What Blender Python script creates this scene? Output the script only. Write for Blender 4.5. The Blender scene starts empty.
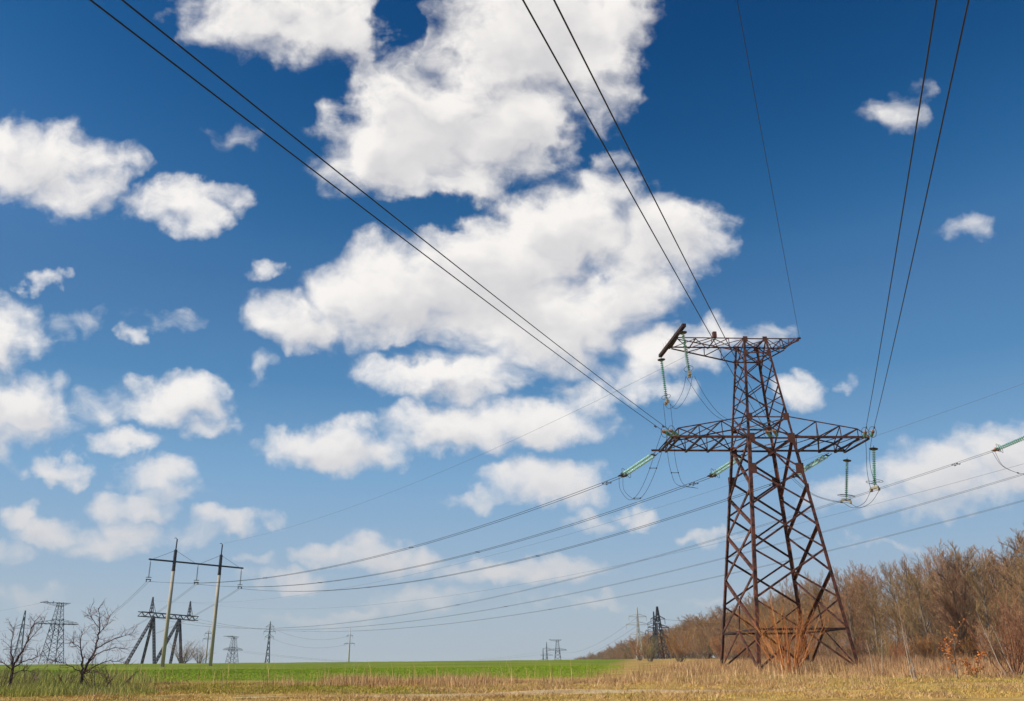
import bpy, bmesh, math, random
import numpy as np
from mathutils import Vector, Matrix, Quaternion

SC = bpy.context.scene
COL = SC.collection

# ------------------------------------------------------------------ camera
FPX, PITCH, ROLL, EYE = 887.2238, 0.3455, -0.0109, 1.6
cp, sp, cr, sr = math.cos(PITCH), math.sin(PITCH), math.cos(ROLL), math.sin(ROLL)
FWD = Vector((0, cp, sp))
RGT0, UP0 = Vector((1, 0, 0)), Vector((0, -sp, cp))
RGT = cr * RGT0 + sr * UP0
UP = -sr * RGT0 + cr * UP0
cam_d = bpy.data.cameras.new('camera')
cam = bpy.data.objects.new('camera', cam_d)
COL.objects.link(cam)
cam.matrix_world = Matrix(((RGT.x, UP.x, -FWD.x, 0), (RGT.y, UP.y, -FWD.y, 0),
                           (RGT.z, UP.z, -FWD.z, EYE), (0, 0, 0, 1)))
cam_d.sensor_fit = 'HORIZONTAL'
cam_d.sensor_width = 36.0
cam_d.lens = 36.0 * FPX / 1024.0
cam_d.clip_start = 0.1
cam_d.clip_end = 9000
SC.camera = cam

# ------------------------------------------------------------------ exposure, sun, sky
SC.view_settings.view_transform = 'Standard'
SC.view_settings.look = 'None'
SC.view_settings.exposure = 0.0
SC.view_settings.gamma = 1.0
SC.view_settings.use_curve_mapping = False
SUN_AZ, SUN_EL = math.radians(-108), math.radians(38)     # azimuth clockwise from +Y (the way the camera looks)
sun_d = bpy.data.lights.new('sun', 'SUN')
sun_d.energy = 4.8
sun_d.angle = math.radians(0.53)
sun_d.color = (1.0, 0.93, 0.82)
sun = bpy.data.objects.new('sun', sun_d)
COL.objects.link(sun)
to_sun = Vector((math.sin(SUN_AZ) * math.cos(SUN_EL), math.cos(SUN_AZ) * math.cos(SUN_EL), math.sin(SUN_EL)))
sun.rotation_euler = to_sun.to_track_quat('Z', 'Y').to_euler()
sun.location = to_sun * 200

world = bpy.data.worlds.new('World')
SC.world = world
world.use_nodes = True
WT = world.node_tree
WT.nodes.clear()


class NG:
    """small helper to write node networks as expressions"""
    def __init__(self, tree):
        self.t = tree

    def node(self, kind, **kw):
        n = self.t.nodes.new(kind)
        for k, v in kw.items():
            setattr(n, k, v)
        return n

    def put(self, sock, v):
        if isinstance(v, bpy.types.NodeSocket):
            self.t.links.new(v, sock)
        elif v is not None:
            sock.default_value = v

    def math(self, op, a, b=None, c=None, clamp=False):
        n = self.node('ShaderNodeMath', operation=op, use_clamp=clamp)
        for i, v in enumerate((a, b, c)):
            if v is not None:
                self.put(n.inputs[i], v)
        return n.outputs[0]

    def vmath(self, op, a, b=None, c=None):
        n = self.node('ShaderNodeVectorMath', operation=op)
        for i, v in enumerate((a, b, c)):
            if v is not None:
                self.put(n.inputs[i], v)
        return n.outputs['Value'] if op in ('LENGTH', 'DOT_PRODUCT', 'DISTANCE') else n.outputs[0]

    def noise(self, vec, scale, detail=4, rough=0.5, dim='3D', lac=2.0, dist=0.0):
        n = self.node('ShaderNodeTexNoise', noise_dimensions=dim)
        self.put(n.inputs['Vector'], vec)
        n.inputs['Scale'].default_value = scale
        n.inputs['Detail'].default_value = detail
        n.inputs['Roughness'].default_value = rough
        n.inputs['Lacunarity'].default_value = lac
        n.inputs['Distortion'].default_value = dist
        return n

    def smooth(self, v, a, b):
        n = self.node('ShaderNodeMapRange', interpolation_type='SMOOTHSTEP')
        self.put(n.inputs[0], v)
        n.inputs[1].default_value = a
        n.inputs[2].default_value = b
        return n.outputs[0]

    def mix(self, f, a, b):
        n = self.node('ShaderNodeMix', data_type='RGBA')
        self.put(n.inputs[0], f)
        self.put(n.inputs[6], a)
        self.put(n.inputs[7], b)
        return n.outputs[2]

    def ramp(self, f, stops):
        n = self.node('ShaderNodeValToRGB')
        el = n.color_ramp.elements
        while len(el) < len(stops):
            el.new(0.5)
        for e, (p, c) in zip(el, stops):
            e.position = p
            e.color = (c[0], c[1], c[2], 1)
        self.put(n.inputs[0], f)
        return n.outputs[0]


# clouds: (bearing and height of each cloud on the sky, in hundredths round a fixed direction), half sizes, weight
CLOUDS = [
    (2.45, .18, .62, .42, .95), (3.3, .28, .75, .52, 1.05), (4.35, .95, .85, .62, 1.15), (4.1, 1.55, .9, .5, 1.1), (5.3, .35, .95, .75, 1.15),
    (5.05, 1.25, .75, .6, 1.1), (5.95, .62, .5, .6, .95), (4.7, 1.85, .7, .25, .9), (6.1, .1, .45, .4, .9), (3.75, 1.15, .55, .4, .95), (4.0, 1.35, .8, .5, 1.0),
    (2.95, 3.2, .6, .27, 1.0), (3.9, 2.95, .8, .5, 1.15), (4.9, 2.75, .9, .6, 1.2), (5.7, 2.35, .8, .5, 1.15), (6.6, 2.35, .62, .42, 1.0),
    (5.4, 3.2, .9, .5, 1.15), (6.1, 2.9, .6, .5, 1.0), (4.5, 3.75, .85, .28, 1.0), (6.05, 2.0, .5, .3, .85), (7.0, 2.35, .25, .2, .7),
    (3.35, 4.48, .7, .22, 1.0), (4.4, 4.28, .6, .24, .95), (5.2, 4.25, .85, .27, 1.0), (5.85, 4.0, .35, .2, .7),
    (.35, 1.65, .7, .38, 1.0), (.75, 1.95, .5, .3, .85), (1.1, 1.6, .4, .2, .7), (1.75, 2.05, .42, .24, .9), (1.95, 2.2, .3, .2, .8), (2.1, 1.9, .35, .12, .75), (.1, 1.5, .4, .3, .85), (2.3, 1.95, .25, .15, .6),
    (-.15, 3.3, .58, .38, .95), (.15, 4.1, .58, .38, 1.0), (-.3, 4.2, .6, .5, 1.0),
    (1.75, 4.02, .55, .24, .95), (2.15, 4.27, .35, .15, .75), (1.2, 4.4, .42, .13, .8), (.55, 4.66, .36, .13, .85), (1.6, 4.78, .45, .2, .8),
    (1.0, 4.1, .3, .2, .6), (1.85, 4.95, .3, .12, .6), (1.4, 5.02, .45, .16, .85), (1.3, 5.3, .4, .2, .75), (2.2, 5.25, .42, .13, .8), (.15, 5.15, .3, .15, .8), (.55, 5.3, .55, .16, .85),
    (.95, 5.45, .4, .15, .75), (.0, 5.5, .3, .12, .6), (1.75, 5.35, .5, .14, .65), (.3, 5.95, .6, .15, .5), (1.1, 6.25, .4, .12, .4),
    (2.6, 2.74, .2, .11, .75), (.42, 2.78, .17, .1, .7), (2.58, 3.68, .17, .13, .4), (1.42, 3.4, .15, .1, .55), (1.65, 3.2, .3, .14, .4), (.75, 3.2, .35, .15, .4), (2.4, 1.35, .24, .12, .3),
    (9.02, 1.15, .33, .2, .55), (9.55, 2.28, .26, .16, .5), (9.3, .9, .2, .1, .4), (6.05, 1.6, .22, .13, .5),
    (6.7, 3.5, .55, .3, .95), (7.15, 3.3, .3, .2, .75), (6.3, 3.75, .4, .2, .6), (7.7, 3.3, .3, .12, .6), (8.0, 3.92, .25, .17, .75), (8.05, 3.75, .13, .13, .6), (8.42, 3.82, .13, .1, .5), (6.5, 3.95, .35, .15, .6),
    (9.45, 4.7, .7, .35, .95), (10.2, 4.5, .8, .32, 1.0), (8.65, 4.95, .55, .2, .75), (9.2, 5.02, .7, .16, .6), (8.9, 5.42, .4, .06, .55),
    (5.5, 4.85, .6, .24, .95), (4.95, 5.02, .35, .12, .7), (6.28, 5.17, .24, .1, .7), (5.8, 5.2, .3, .12, .6), (7.05, 5.38, .28, .09, .75),
    (3.75, 5.5, .42, .2, .9), (3.3, 5.55, .3, .12, .75), (4.2, 5.58, .35, .14, .75), (2.95, 5.78, .4, .12, .7), (2.62, 5.62, .2, .06, .5), (5.2, 5.7, .9, .16, .85), (4.15, 5.95, .5, .16, .7), (3.5, 6.08, .3, .08, .6), (3.2, 6.2, .45, .1, .7), (5.95, 6.02, .35, .07, .6), (5.4, 5.98, .2, .05, .4), (7.2, 6.0, .4, .06, .4),
    (-1.5, 1.2, .9, .5, 1.0), (-2.2, 3.0, 1.2, .5, 1.0), (-1.4, 5.0, .8, .25, .8), (3.5, -1.2, 1.6, .7, 1.1), (6.4, -1.4, 1.0, .6, .9), (12.2, 4.6, 1.3, .4, 1.0), (11.6, 2.0, .5, .3, .8), (0.2, -1.6, .9, .5, .9), (11.9, 5.6, .7, .15, .7), (14.5, 3.2, 1.2, .5, 1.0), (-4.5, 4.0, 1.4, .5, 1.0),
]

HOLES = [(3.98, .2, .2, .42, .55), (4.35, .72, .34, .26, .6), (3.15, .85, .45, .3, .6), (5.9, 2.62, .22, .12, .35), (4.2, 3.55, .4, .1, .4), (5.75, 1.45, .2, .3, .35), (4.85, .55, .25, .16, .3), (4.35, 2.12, .55, .13, .5), (5.35, 1.92, .5, .13, .2)]
# the cloud density as a node group: input a point on the sky, output density
CG = bpy.data.node_groups.new('cloud_density', 'ShaderNodeTree')
CG.interface.new_socket('Point', in_out='INPUT', socket_type='NodeSocketVector')
CG.interface.new_socket('Density', in_out='OUTPUT', socket_type='NodeSocketFloat')
CG.interface.new_socket('Thickness', in_out='OUTPUT', socket_type='NodeSocketFloat')
G = NG(CG)
gi, go = G.node('NodeGroupInput'), G.node('NodeGroupOutput')
P0 = gi.outputs[0]
w1 = G.noise(P0, 1.1, 3, 0.55)
w2 = G.noise(P0, 4.5, 3, 0.6)
wv = G.vmath('MULTIPLY_ADD', w1.outputs['Color'], (0.66, 0.42, 0), (-0.33, -0.21, 0))
wv2 = G.vmath('MULTIPLY_ADD', w2.outputs['Color'], (0.34, 0.24, 0), (-0.17, -0.12, 0))
w3 = G.noise(P0, 2.2, 2, 0.5)
wv3 = G.vmath('MULTIPLY_ADD', w3.outputs['Color'], (0.5, 0.34, 0), (-0.25, -0.17, 0))
PW = G.vmath('ADD', G.vmath('ADD', G.vmath('ADD', P0, wv), wv2), wv3)
acc = None
for cx, cy, rx, ry, wgt in CLOUDS:
    q = G.vmath('MULTIPLY_ADD', PW, (1 / rx, 1 / ry, 0), (-cx / rx, -cy / ry, 0))
    d2 = G.vmath('DOT_PRODUCT', q, q)
    b = G.math('MULTIPLY_ADD', d2, -0.62 * wgt, wgt)
    acc = b if acc is None else G.math('SMOOTH_MAX', acc, b, 0.25)
pn = G.vmath('MULTIPLY', G.vmath('ADD', P0, G.vmath('MULTIPLY', wv3, (1.1, 1.1, 0))), (1, 1.35, 1))
f1 = G.noise(pn, 2.0, 10, 0.58)
f1.noise_type = 'FBM'
f2 = G.noise(pn, 0.9, 2, 0.5)
for cx, cy, rx, ry, wgt in HOLES:
    q = G.vmath('MULTIPLY_ADD', PW, (1 / rx, 1 / ry, 0), (-cx / rx, -cy / ry, 0))
    acc = G.math('SUBTRACT', acc, G.math('MAXIMUM', G.math('MULTIPLY_ADD', G.vmath('DOT_PRODUCT', q, q), -0.62 * wgt, wgt), 0))
acc = G.math('MAXIMUM', acc, -1.2)
acc2 = G.math('MULTIPLY_ADD', acc, 2.0, -0.66)
den = G.math('ADD', acc2, G.math('MULTIPLY_ADD', f1.outputs[0], 2.5, -1.25))
den = G.math('ADD', den, G.math('MULTIPLY_ADD', f2.outputs[0], 0.8, -0.4))
f3 = G.noise(pn, 1.3, 4, 0.5)
thick = G.math('ADD', acc, G.math('MULTIPLY_ADD', f3.outputs[0], 1.5, -0.75))
CG.links.new(den, go.inputs[0])
CG.links.new(thick, go.inputs[1])

S = NG(WT)
tc = S.node('ShaderNodeTexCoord')
DIR = S.vmath('NORMALIZE', tc.outputs['Generated'])
fz = S.math('MAXIMUM', S.vmath('DOT_PRODUCT', DIR, FWD), 0.12)
sx = S.math('MULTIPLY_ADD', S.math('DIVIDE', S.vmath('DOT_PRODUCT', DIR, RGT), fz), FPX / 100, 5.12)
sy = S.math('MULTIPLY_ADD', S.math('DIVIDE', S.vmath('DOT_PRODUCT', DIR, UP), fz), -FPX / 100, 3.505)
cx = S.node('ShaderNodeCombineXYZ')
S.put(cx.inputs[0], sx)
S.put(cx.inputs[1], sy)
PT = cx.outputs[0]
g1 = S.node('ShaderNodeGroup', node_tree=CG)
S.put(g1.inputs[0], PT)
g2 = S.node('ShaderNodeGroup', node_tree=CG)
S.put(g2.inputs[0], S.vmath('ADD', PT, (-0.13, -0.20, 0)))
D1, D2 = g1.outputs[0], g2.outputs[1]
alpha = S.smooth(D1, -0.45, 1.25)
relief = S.math('SUBTRACT', D1, g2.outputs[0])          # brighter where the puff thins out towards the sun
elev = S.node('ShaderNodeSeparateXYZ')
S.put(elev.inputs[0], DIR)
EZ = elev.outputs[2]
alpha = S.math('MULTIPLY', alpha, S.smooth(EZ, 0.0, 0.10))
alpha = S.math('MULTIPLY', alpha, S.math('MULTIPLY_ADD', S.smooth(EZ, 0.05, 0.32), 0.33, 0.62))
shade = S.smooth(S.math('SUBTRACT', D2, S.math('MULTIPLY', relief, 0.12)), 0.35, 1.45)
ccol = S.mix(shade, (0.99, 0.955, 0.915, 1), (0.69, 0.68, 0.69, 1))
ccol = S.mix(S.math('MULTIPLY', S.smooth(EZ, 0.32, 0.03), .85), ccol, (0.78, 0.70, 0.655, 1))
sky = S.node('ShaderNodeTexSky', sky_type='NISHITA')
sky.sun_disc = False
sky.sun_elevation = SUN_EL
sky.sun_rotation = SUN_AZ
sky.altitude = 200
sky.air_density = 1.0
sky.dust_density = 0.2
sky.ozone_density = 1.0
SKY_STRENGTH = 0.085
bg = S.node('ShaderNodeBackground')
gm = S.node('ShaderNodeGamma')                 # deep polarised blue overhead, as in the photograph
hs = S.node('ShaderNodeHueSaturation')
hs.inputs['Saturation'].default_value = 1.18
S.put(hs.inputs['Color'], sky.outputs[0])
S.put(gm.inputs[0], hs.outputs[0])
gm.inputs[1].default_value = 1.45
scl = S.vmath('MULTIPLY', gm.outputs[0], (0.66, 0.78, 0.70))
ssep = S.node('ShaderNodeSeparateXYZ')
S.put(ssep.inputs[0], scl)
scmb = S.node('ShaderNodeCombineXYZ')
for ch, (k, e, top) in enumerate(((31.3, 2.43, .25), (1.15, 1.22, 9), (.83, .98, 9))):
    v = S.math('MULTIPLY', S.math('POWER', S.math('MULTIPLY', ssep.outputs[ch], SKY_STRENGTH), e), k / SKY_STRENGTH)
    S.put(scmb.inputs[ch], S.math('MINIMUM', v, top / SKY_STRENGTH))
low = S.ramp(S.math('MULTIPLY', EZ, 2.0), [(.02, (.44, .515, .57)), (.12, (.40, .50, .59)), (.25, (.30, .45, .62)), (.40, (.205, .39, .62)), (.60, (.090, .25, .485)), (.80, (.055, .172, .385))])
hz = S.smooth(EZ, 0.47, 0.34)
mid = S.vmath('MULTIPLY', scmb.outputs[0], S.mix(S.smooth(EZ, 0.66, 0.42), (1, 1, 1, 1), (2.2, 1.3, 1.17, 1)))
S.put(bg.inputs[0], S.mix(hz, mid, S.vmath('MULTIPLY', low, (1 / SKY_STRENGTH,) * 3)))
bg.inputs[1].default_value = SKY_STRENGTH
bc = S.node('ShaderNodeBackground')
S.put(bc.inputs[0], ccol)
bc.inputs[1].default_value = 1.0
mx = S.node('ShaderNodeMixShader')
S.put(mx.inputs[0], alpha)
WT.links.new(bg.outputs[0], mx.inputs[1])
WT.links.new(bc.outputs[0], mx.inputs[2])
wo = S.node('ShaderNodeOutputWorld')
WT.links.new(mx.outputs[0], wo.inputs[0])


# ------------------------------------------------------------------ helpers
def V(*a):
    return Vector(a)


class MB:
    """collects shapes and links them as ONE mesh object"""
    def __init__(self):
        self.v, self.f, self.m = [], [], []

    def add(self, verts, faces, mi=0):
        n = len(self.v)
        self.v += [tuple(x) for x in verts]
        self.f += [tuple(i + n for i in f) for f in faces]
        self.m += [mi] * len(faces)

    def beam(self, p, q, x, y, x0, x1, y0, y1, mi=0):
        """prism from p to q with a rectangular section spanned by unit axes x and y"""
        p, q = Vector(p), Vector(q)
        vs = [e + x * a + y * b for e in (p, q) for a, b in ((x0, y0), (x1, y0), (x1, y1), (x0, y1))]
        self.add(vs, [(3, 2, 1, 0), (4, 5, 6, 7), (0, 1, 5, 4), (1, 2, 6, 5), (2, 3, 7, 6), (3, 0, 4, 7)], mi)

    def bar(self, p, q, w, h=None, ref=(0, 0, 1), mi=0):
        p, q = Vector(p), Vector(q)
        d = (q - p).normalized()
        r = Vector(ref)
        if abs(d.dot(r.normalized())) > 0.97:
            r = V(1, 0, 0)
        x = d.cross(r).normalized()
        y = x.cross(d).normalized()
        h = h or w
        self.beam(p, q, x, y, -w / 2, w / 2, -h / 2, h / 2, mi)

    def angle(self, p, q, a, b, w, t=0.02, mi=0):
        """L section: flanges of width w run from the line p-q towards a and towards b"""
        p, q = Vector(p), Vector(q)
        d = (q - p).normalized()
        x = Vector(a)
        x = (x - d * x.dot(d)).normalized()
        y = d.cross(x).normalized()
        if y.dot(Vector(b)) < 0:
            y = -y
        self.beam(p, q, x, y, 0, w, 0, t, mi)
        self.beam(p, q, x, y, 0, t, t + .001, w, mi)

    def brace(self, p, q, n, w, t=0.016, off=0.0, mi=0):
        """angle bar lying in a face with outward normal n, off metres inside it"""
        n = Vector(n)
        p, q = Vector(p) - n * off, Vector(q) - n * off
        d = (q - p).normalized()
        x = d.cross(n).normalized()
        if x.z > 0:
            x = -x
        self.angle(p - x * w * .5, q - x * w * .5, x, -n, w, t, mi)

    def tube(self, pts, r, sides=6, mi=0, caps=True):
        pts = [Vector(p) for p in pts]
        rs = r if isinstance(r, (list, tuple)) else [r] * len(pts)
        n = len(pts)
        base = len(self.v)
        d0 = (pts[1] - pts[0]).normalized()
        x = d0.cross(V(0, 0, 1) if abs(d0.z) < .9 else V(1, 0, 0)).normalized()
        for i, p in enumerate(pts):
            d = (pts[min(i + 1, n - 1)] - pts[max(i - 1, 0)]).normalized()
            x = (x - d * x.dot(d)).normalized()
            y = d.cross(x)
            for k in range(sides):
                a = 2 * math.pi * k / sides
                self.v.append(tuple(p + (x * math.cos(a) + y * math.sin(a)) * rs[i]))
        for i in range(n - 1):
            for k in range(sides):
                a, b = base + i * sides + k, base + i * sides + (k + 1) % sides
                self.f.append((a, b, b + sides, a + sides))
                self.m.append(mi)
        if caps:
            self.f.append(tuple(base + k for k in reversed(range(sides))))
            self.f.append(tuple(base + (n - 1) * sides + k for k in range(sides)))
            self.m += [mi, mi]

    def lathe(self, prof, sides=14, org=(0, 0, 0), mi=0):
        """prof: list of (radius, z)"""
        b = len(self.v)
        for r, z in prof:
            for k in range(sides):
                a = 2 * math.pi * k / sides
                self.v.append((org[0] + r * math.cos(a), org[1] + r * math.sin(a), org[2] + z))
        for i in range(len(prof) - 1):
            for k in range(sides):
                a, c = b + i * sides + k, b + i * sides + (k + 1) % sides
                self.f.append((a, c, c + sides, a + sides))
                self.m.append(mi)
        self.f.append(tuple(b + k for k in reversed(range(sides))))
        self.f.append(tuple(b + (len(prof) - 1) * sides + k for k in range(sides)))
        self.m += [mi, mi]

    def build(self, name, mats, parent=None, smooth=False):
        me = bpy.data.meshes.new(name)
        me.from_pydata(self.v, [], self.f)
        mats = mats if isinstance(mats, (list, tuple)) else [mats]
        for m in mats:
            me.materials.append(m)
        if any(self.m):
            me.polygons.foreach_set('material_index', self.m)
        if smooth:
            me.polygons.foreach_set('use_smooth', [True] * len(me.polygons))
        me.update()
        return link(name, me, parent)


def link(name, me, parent=None):
    o = bpy.data.objects.new(name, me)
    COL.objects.link(o)
    if parent:
        o.parent = parent
    return o


def tag(o, label=None, cat=None, group=None, kind=None):
    for k, v in (('label', label), ('category', cat), ('group', group), ('kind', kind)):
        if v:
            o[k] = v
    return o


def thing(name, label, cat, loc=(0, 0, 0), rz=0.0, group=None):
    o = bpy.data.objects.new(name, None)
    o.empty_display_size = 0.2
    COL.objects.link(o)
    o.location = loc
    o.rotation_euler = (0, 0, rz)
    return tag(o, label, cat, group)


KIDS = {}


def copy_tree(o, parent=None):
    c = o.copy()
    COL.objects.link(c)
    if parent:
        c.parent = parent
    for ch in o.children:
        copy_tree(ch, c)
    return c


def tris(name, verts, faces, mat, parent=None, mats=None, mi=None):
    """fast mesh from numpy arrays; faces is (n,3) or (n,4)"""
    me = bpy.data.meshes.new(name)
    nv, nf, k = len(verts), len(faces), faces.shape[1]
    me.vertices.add(nv)
    me.vertices.foreach_set('co', np.asarray(verts, dtype=np.float32).ravel())
    me.loops.add(nf * k)
    me.loops.foreach_set('vertex_index', np.asarray(faces, dtype=np.int32).ravel())
    me.polygons.add(nf)
    me.polygons.foreach_set('loop_start', np.arange(0, nf * k, k, dtype=np.int32))
    me.polygons.foreach_set('loop_total', np.full(nf, k, dtype=np.int32))
    me.materials.append(mat)
    me.update(calc_edges=True)
    return link(name, me, parent)


def ray(px, py):
    X, Y = px - 512, py - 350.5
    return FWD * FPX + RGT * X - UP * Y


def at_h(px, py, h):
    """the point on that bearing which is h above the eye"""
    d = ray(px, py)
    return d * (h / d.z) + V(0, 0, EYE)


def at_y(px, py, y):
    d = ray(px, py)
    return d * (y / d.y) + V(0, 0, EYE)


def at_r(px, r):
    """ground point at range r on the bearing of a point of the skyline"""
    d = ray(px, 665)
    k = r / math.hypot(d.x, d.y)
    return V(d.x * k, d.y * k, ground(d.x * k, d.y * k))


# ------------------------------------------------------------------ ground shape
G_R = [0, 30, 45, 60, 72, 80, 88, 100, 140, 187, 240, 300, 380, 480, 650, 1000, 3000]
G_Z = [-1.6, -1.6, -1.47, -1.08, -.62, -.27, -.02, .12, .62, 1.25, 2.1, 2.85, 3.2, 3.2, 2.2, 1.0, -14]


def ground_np(x, y):
    r = np.hypot(x, y)
    z = np.interp(r, G_R, G_Z)
    z = z + 0.06 * np.sin(x * .31 + 1.3 * np.sin(y * .17)) * np.sin(y * .23 + .7) + 0.03 * np.sin(x * .9 + y * .4) * np.sin(y * .8 - x * .3)
    z = z + np.clip((x - 0.14 * y - 20) / 40, 0, 1) * np.clip((y - 90) / 60, 0, 1) * 0.6
    return z + EYE


def ground(x, y):
    return float(ground_np(np.array([x]), np.array([y]))[0])


# ------------------------------------------------------------------ materials
def mat(name, fn, rough=0.8, spec=0.3, metal=0.0):
    m = bpy.data.materials.new(name)
    m.use_nodes = True
    t = m.node_tree
    b = t.nodes['Principled BSDF']
    b.inputs['Roughness'].default_value = rough
    b.inputs['Specular IOR Level'].default_value = spec
    b.inputs['Metallic'].default_value = metal
    g = NG(t)
    c = fn(g, b)
    if c is not None:
        g.put(b.inputs['Base Color'], c)
    return m


def c4(c):
    return (c[0], c[1], c[2], 1)


def noisy(c1, c2, scale, detail=5, lo=.35, hi=.65, bump=0.0, stretch=(1, 1, 1)):
    def fn(g, b):
        tc = g.node('ShaderNodeTexCoord')
        n = g.noise(g.vmath('MULTIPLY', tc.outputs['Object'], stretch), scale, detail, .6)
        if bump:
            bp = g.node('ShaderNodeBump')
            bp.inputs['Strength'].default_value = bump
            g.put(bp.inputs['Height'], n.outputs[0])
            g.put(b.inputs['Normal'], bp.outputs[0])
        return g.mix(g.smooth(n.outputs[0], lo, hi), c4(c1), c4(c2))
    return fn


def island(stops, obj_var=0.0, patch=None):
    """each blade, twig or leaf takes its own colour from the ramp; each whole plant shifts a little"""
    def fn(g, b):
        ge = g.node('ShaderNodeNewGeometry')
        c = g.ramp(ge.outputs['Random Per Island'], stops)
        if obj_var:
            oi = g.node('ShaderNodeObjectInfo')
            h = g.node('ShaderNodeHueSaturation')
            g.put(h.inputs['Value'], g.math('MULTIPLY_ADD', oi.outputs['Random'], obj_var, 1 - obj_var / 2))
            g.put(h.inputs['Hue'], g.math('MULTIPLY_ADD', oi.outputs['Random'], -.03, .512))
            g.put(h.inputs['Color'], c)
            c = h.outputs[0]
        if patch:
            n1 = g.noise(ge.outputs['Position'], .35, 4, .65)
            n2 = g.noise(ge.outputs['Position'], 1.4, 3, .6)
            c = g.mix(g.math('MULTIPLY', g.smooth(n1.outputs[0], .46, .64), .75), c, c4(patch))
            c = g.vmath('MULTIPLY', c, g.vmath('MULTIPLY_ADD', n2.outputs[0], (1.1, 1.1, 1.1), (.45, .45, .45)))
        return c
    return fn


M = {}
M['rust'] = mat('rusty_red_paint', noisy((.155, .052, .029), (.036, .017, .012), 2.2, 7, .38, .62), .62, .35)
M['rust_dark_shaded'] = mat('dark_and_shaded_rusty_steel', noisy((.05, .022, .018), (.025, .014, .013), 2.0, 5), .7, .3)  # dark jumper beam steel; also paints the underside shade of the crossarm floor
M['plate'] = mat('gusset_paint', noisy((.16, .062, .038), (.085, .036, .025), 2.5, 6), .65, .3)
M['steel'] = mat('galvanised_steel', noisy((.30, .31, .32), (.20, .21, .22), 3, 4), .5, .4, .4)
M['steel_dark'] = mat('weathered_steel', noisy((.055, .055, .065), (.03, .03, .04), 1, 4), .6, .3)
M['steel_pale'] = mat('pale_galvanised_steel', noisy((.62, .58, .50), (.48, .46, .42), 1, 4), .6, .3)
M['steel_blue'] = mat('grey_painted_steel', noisy((.17, .18, .20), (.11, .12, .14), 1, 4), .6, .3)
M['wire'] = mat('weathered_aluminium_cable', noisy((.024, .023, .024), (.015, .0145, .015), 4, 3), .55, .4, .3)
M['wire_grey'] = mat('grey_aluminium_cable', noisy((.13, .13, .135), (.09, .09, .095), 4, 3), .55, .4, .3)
M['fit'] = mat('forged_fittings', noisy((.07, .06, .05), (.035, .03, .03), 9, 4), .5, .4, .4)
M['clamp'] = mat('cast_clamps', noisy((.42, .36, .24), (.25, .21, .15), 9, 4), .5, .4, .3)
M['end_brown'] = mat('brown_glazed_fitting', noisy((.30, .14, .08), (.20, .09, .05), 9, 3), .4, .4)
M['cap'] = mat('black_rain_shield', noisy((.012, .012, .012), (.02, .019, .018), 8, 3), .5, .4)


def glass_fn(g, b):
    b.inputs['Transmission Weight'].default_value = .35
    b.inputs['IOR'].default_value = 1.5
    tc = g.node('ShaderNodeTexCoord')
    n = g.noise(tc.outputs['Object'], 7, 2)
    return g.mix(n.outputs[0], (.10, .42, .30, 1), (.16, .52, .40, 1))


M['glass'] = mat('green_glass', glass_fn, .16, .6)


def glass_sunlit_fn(g, b):
    b.inputs['Transmission Weight'].default_value = .25
    tc = g.node('ShaderNodeTexCoord')
    n = g.noise(tc.outputs['Object'], 7, 2)
    return g.mix(n.outputs[0], (.36, .72, .58, 1), (.60, .88, .74, 1))


M['glass_sunlit'] = mat('sunlit_green_glass', glass_sunlit_fn, .2, .6)  # sunlit copy of the green glass, the sun's brightness put into its colour
M['concrete'] = mat('spun_concrete', noisy((.55, .47, .36), (.41, .35, .27), 1.2, 6, .3, .7, .1, (1, 1, .25)), .85, .2)
M['concrete_grey'] = mat('footing_concrete', noisy((.36, .34, .30), (.24, .23, .20), 2, 6), .9, .2)
M['bark'] = mat('grey_brown_bark', noisy((.27, .215, .165), (.14, .11, .085), 5, 5, .35, .65, .3, (1, 1, .25)), .9, .15)
M['bark_dark'] = mat('dark_apple_bark', noisy((.075, .055, .05), (.035, .028, .026), 7, 5, .35, .65, .3), .9, .15)
M['bark_birch'] = mat('white_birch_bark', noisy((.50, .43, .34), (.22, .17, .13), 6, 4, .5, .75, .1, (1, 1, .5)), .8, .2)
M['twig'] = mat('bare_brown_twigs', island([(0, (0.226, 0.128, 0.065)), (0.5, (0.373, 0.223, 0.109)), (1, (0.53, 0.346, 0.168))], .35), .9, .1)
M['twig_purple'] = mat('purplish_bare_twigs', island([(0, (0.121, 0.065, 0.062)), (0.6, (0.216, 0.117, 0.106)), (1, (0.405, 0.247, 0.213))]), .9, .1)
M['twig_tan'] = mat('tan_willow_twigs', island([(0, (0.289, 0.119, 0.036)), (0.5, (0.45, 0.199, 0.06)), (1, (0.622, 0.317, 0.102))], .25), .9, .1)
M['twig_red'] = mat('red_osier_twigs', island([(0, (0.176, 0.074, 0.046)), (0.5, (0.264, 0.121, 0.069)), (1, (0.37, 0.21, 0.115))]), .9, .1)
M['twig_green'] = mat('budding_green_twigs', island([(0, (.17, .14, .05)), (.5, (.27, .24, .08)), (1, (.37, .32, .12))], .2), .9, .1)
M['leaf_orange'] = mat('withered_orange_leaves', island([(0, (.40, .11, .025)), (.5, (.60, .19, .045)), (1, (.72, .30, .08))]), .8, .15)
M['straw'] = mat('dry_straw_grass', island([(0, (0.302, 0.167, 0.072)), (0.35, (0.56, 0.343, 0.155)), (0.75, (0.739, 0.479, 0.236)), (1, (0.78, 0.587, 0.329))], patch=(0.48, 0.30, 0.13)), .9, .12)
M['straw_short'] = mat('bleached_short_grass', island([(0, (0.391, 0.217, 0.06)), (0.4, (0.651, 0.395, 0.119)), (0.8, (0.78, 0.523, 0.179)), (1, (0.403, 0.326, 0.067))], patch=(0.46, 0.37, 0.09)), .9, .12)
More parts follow.
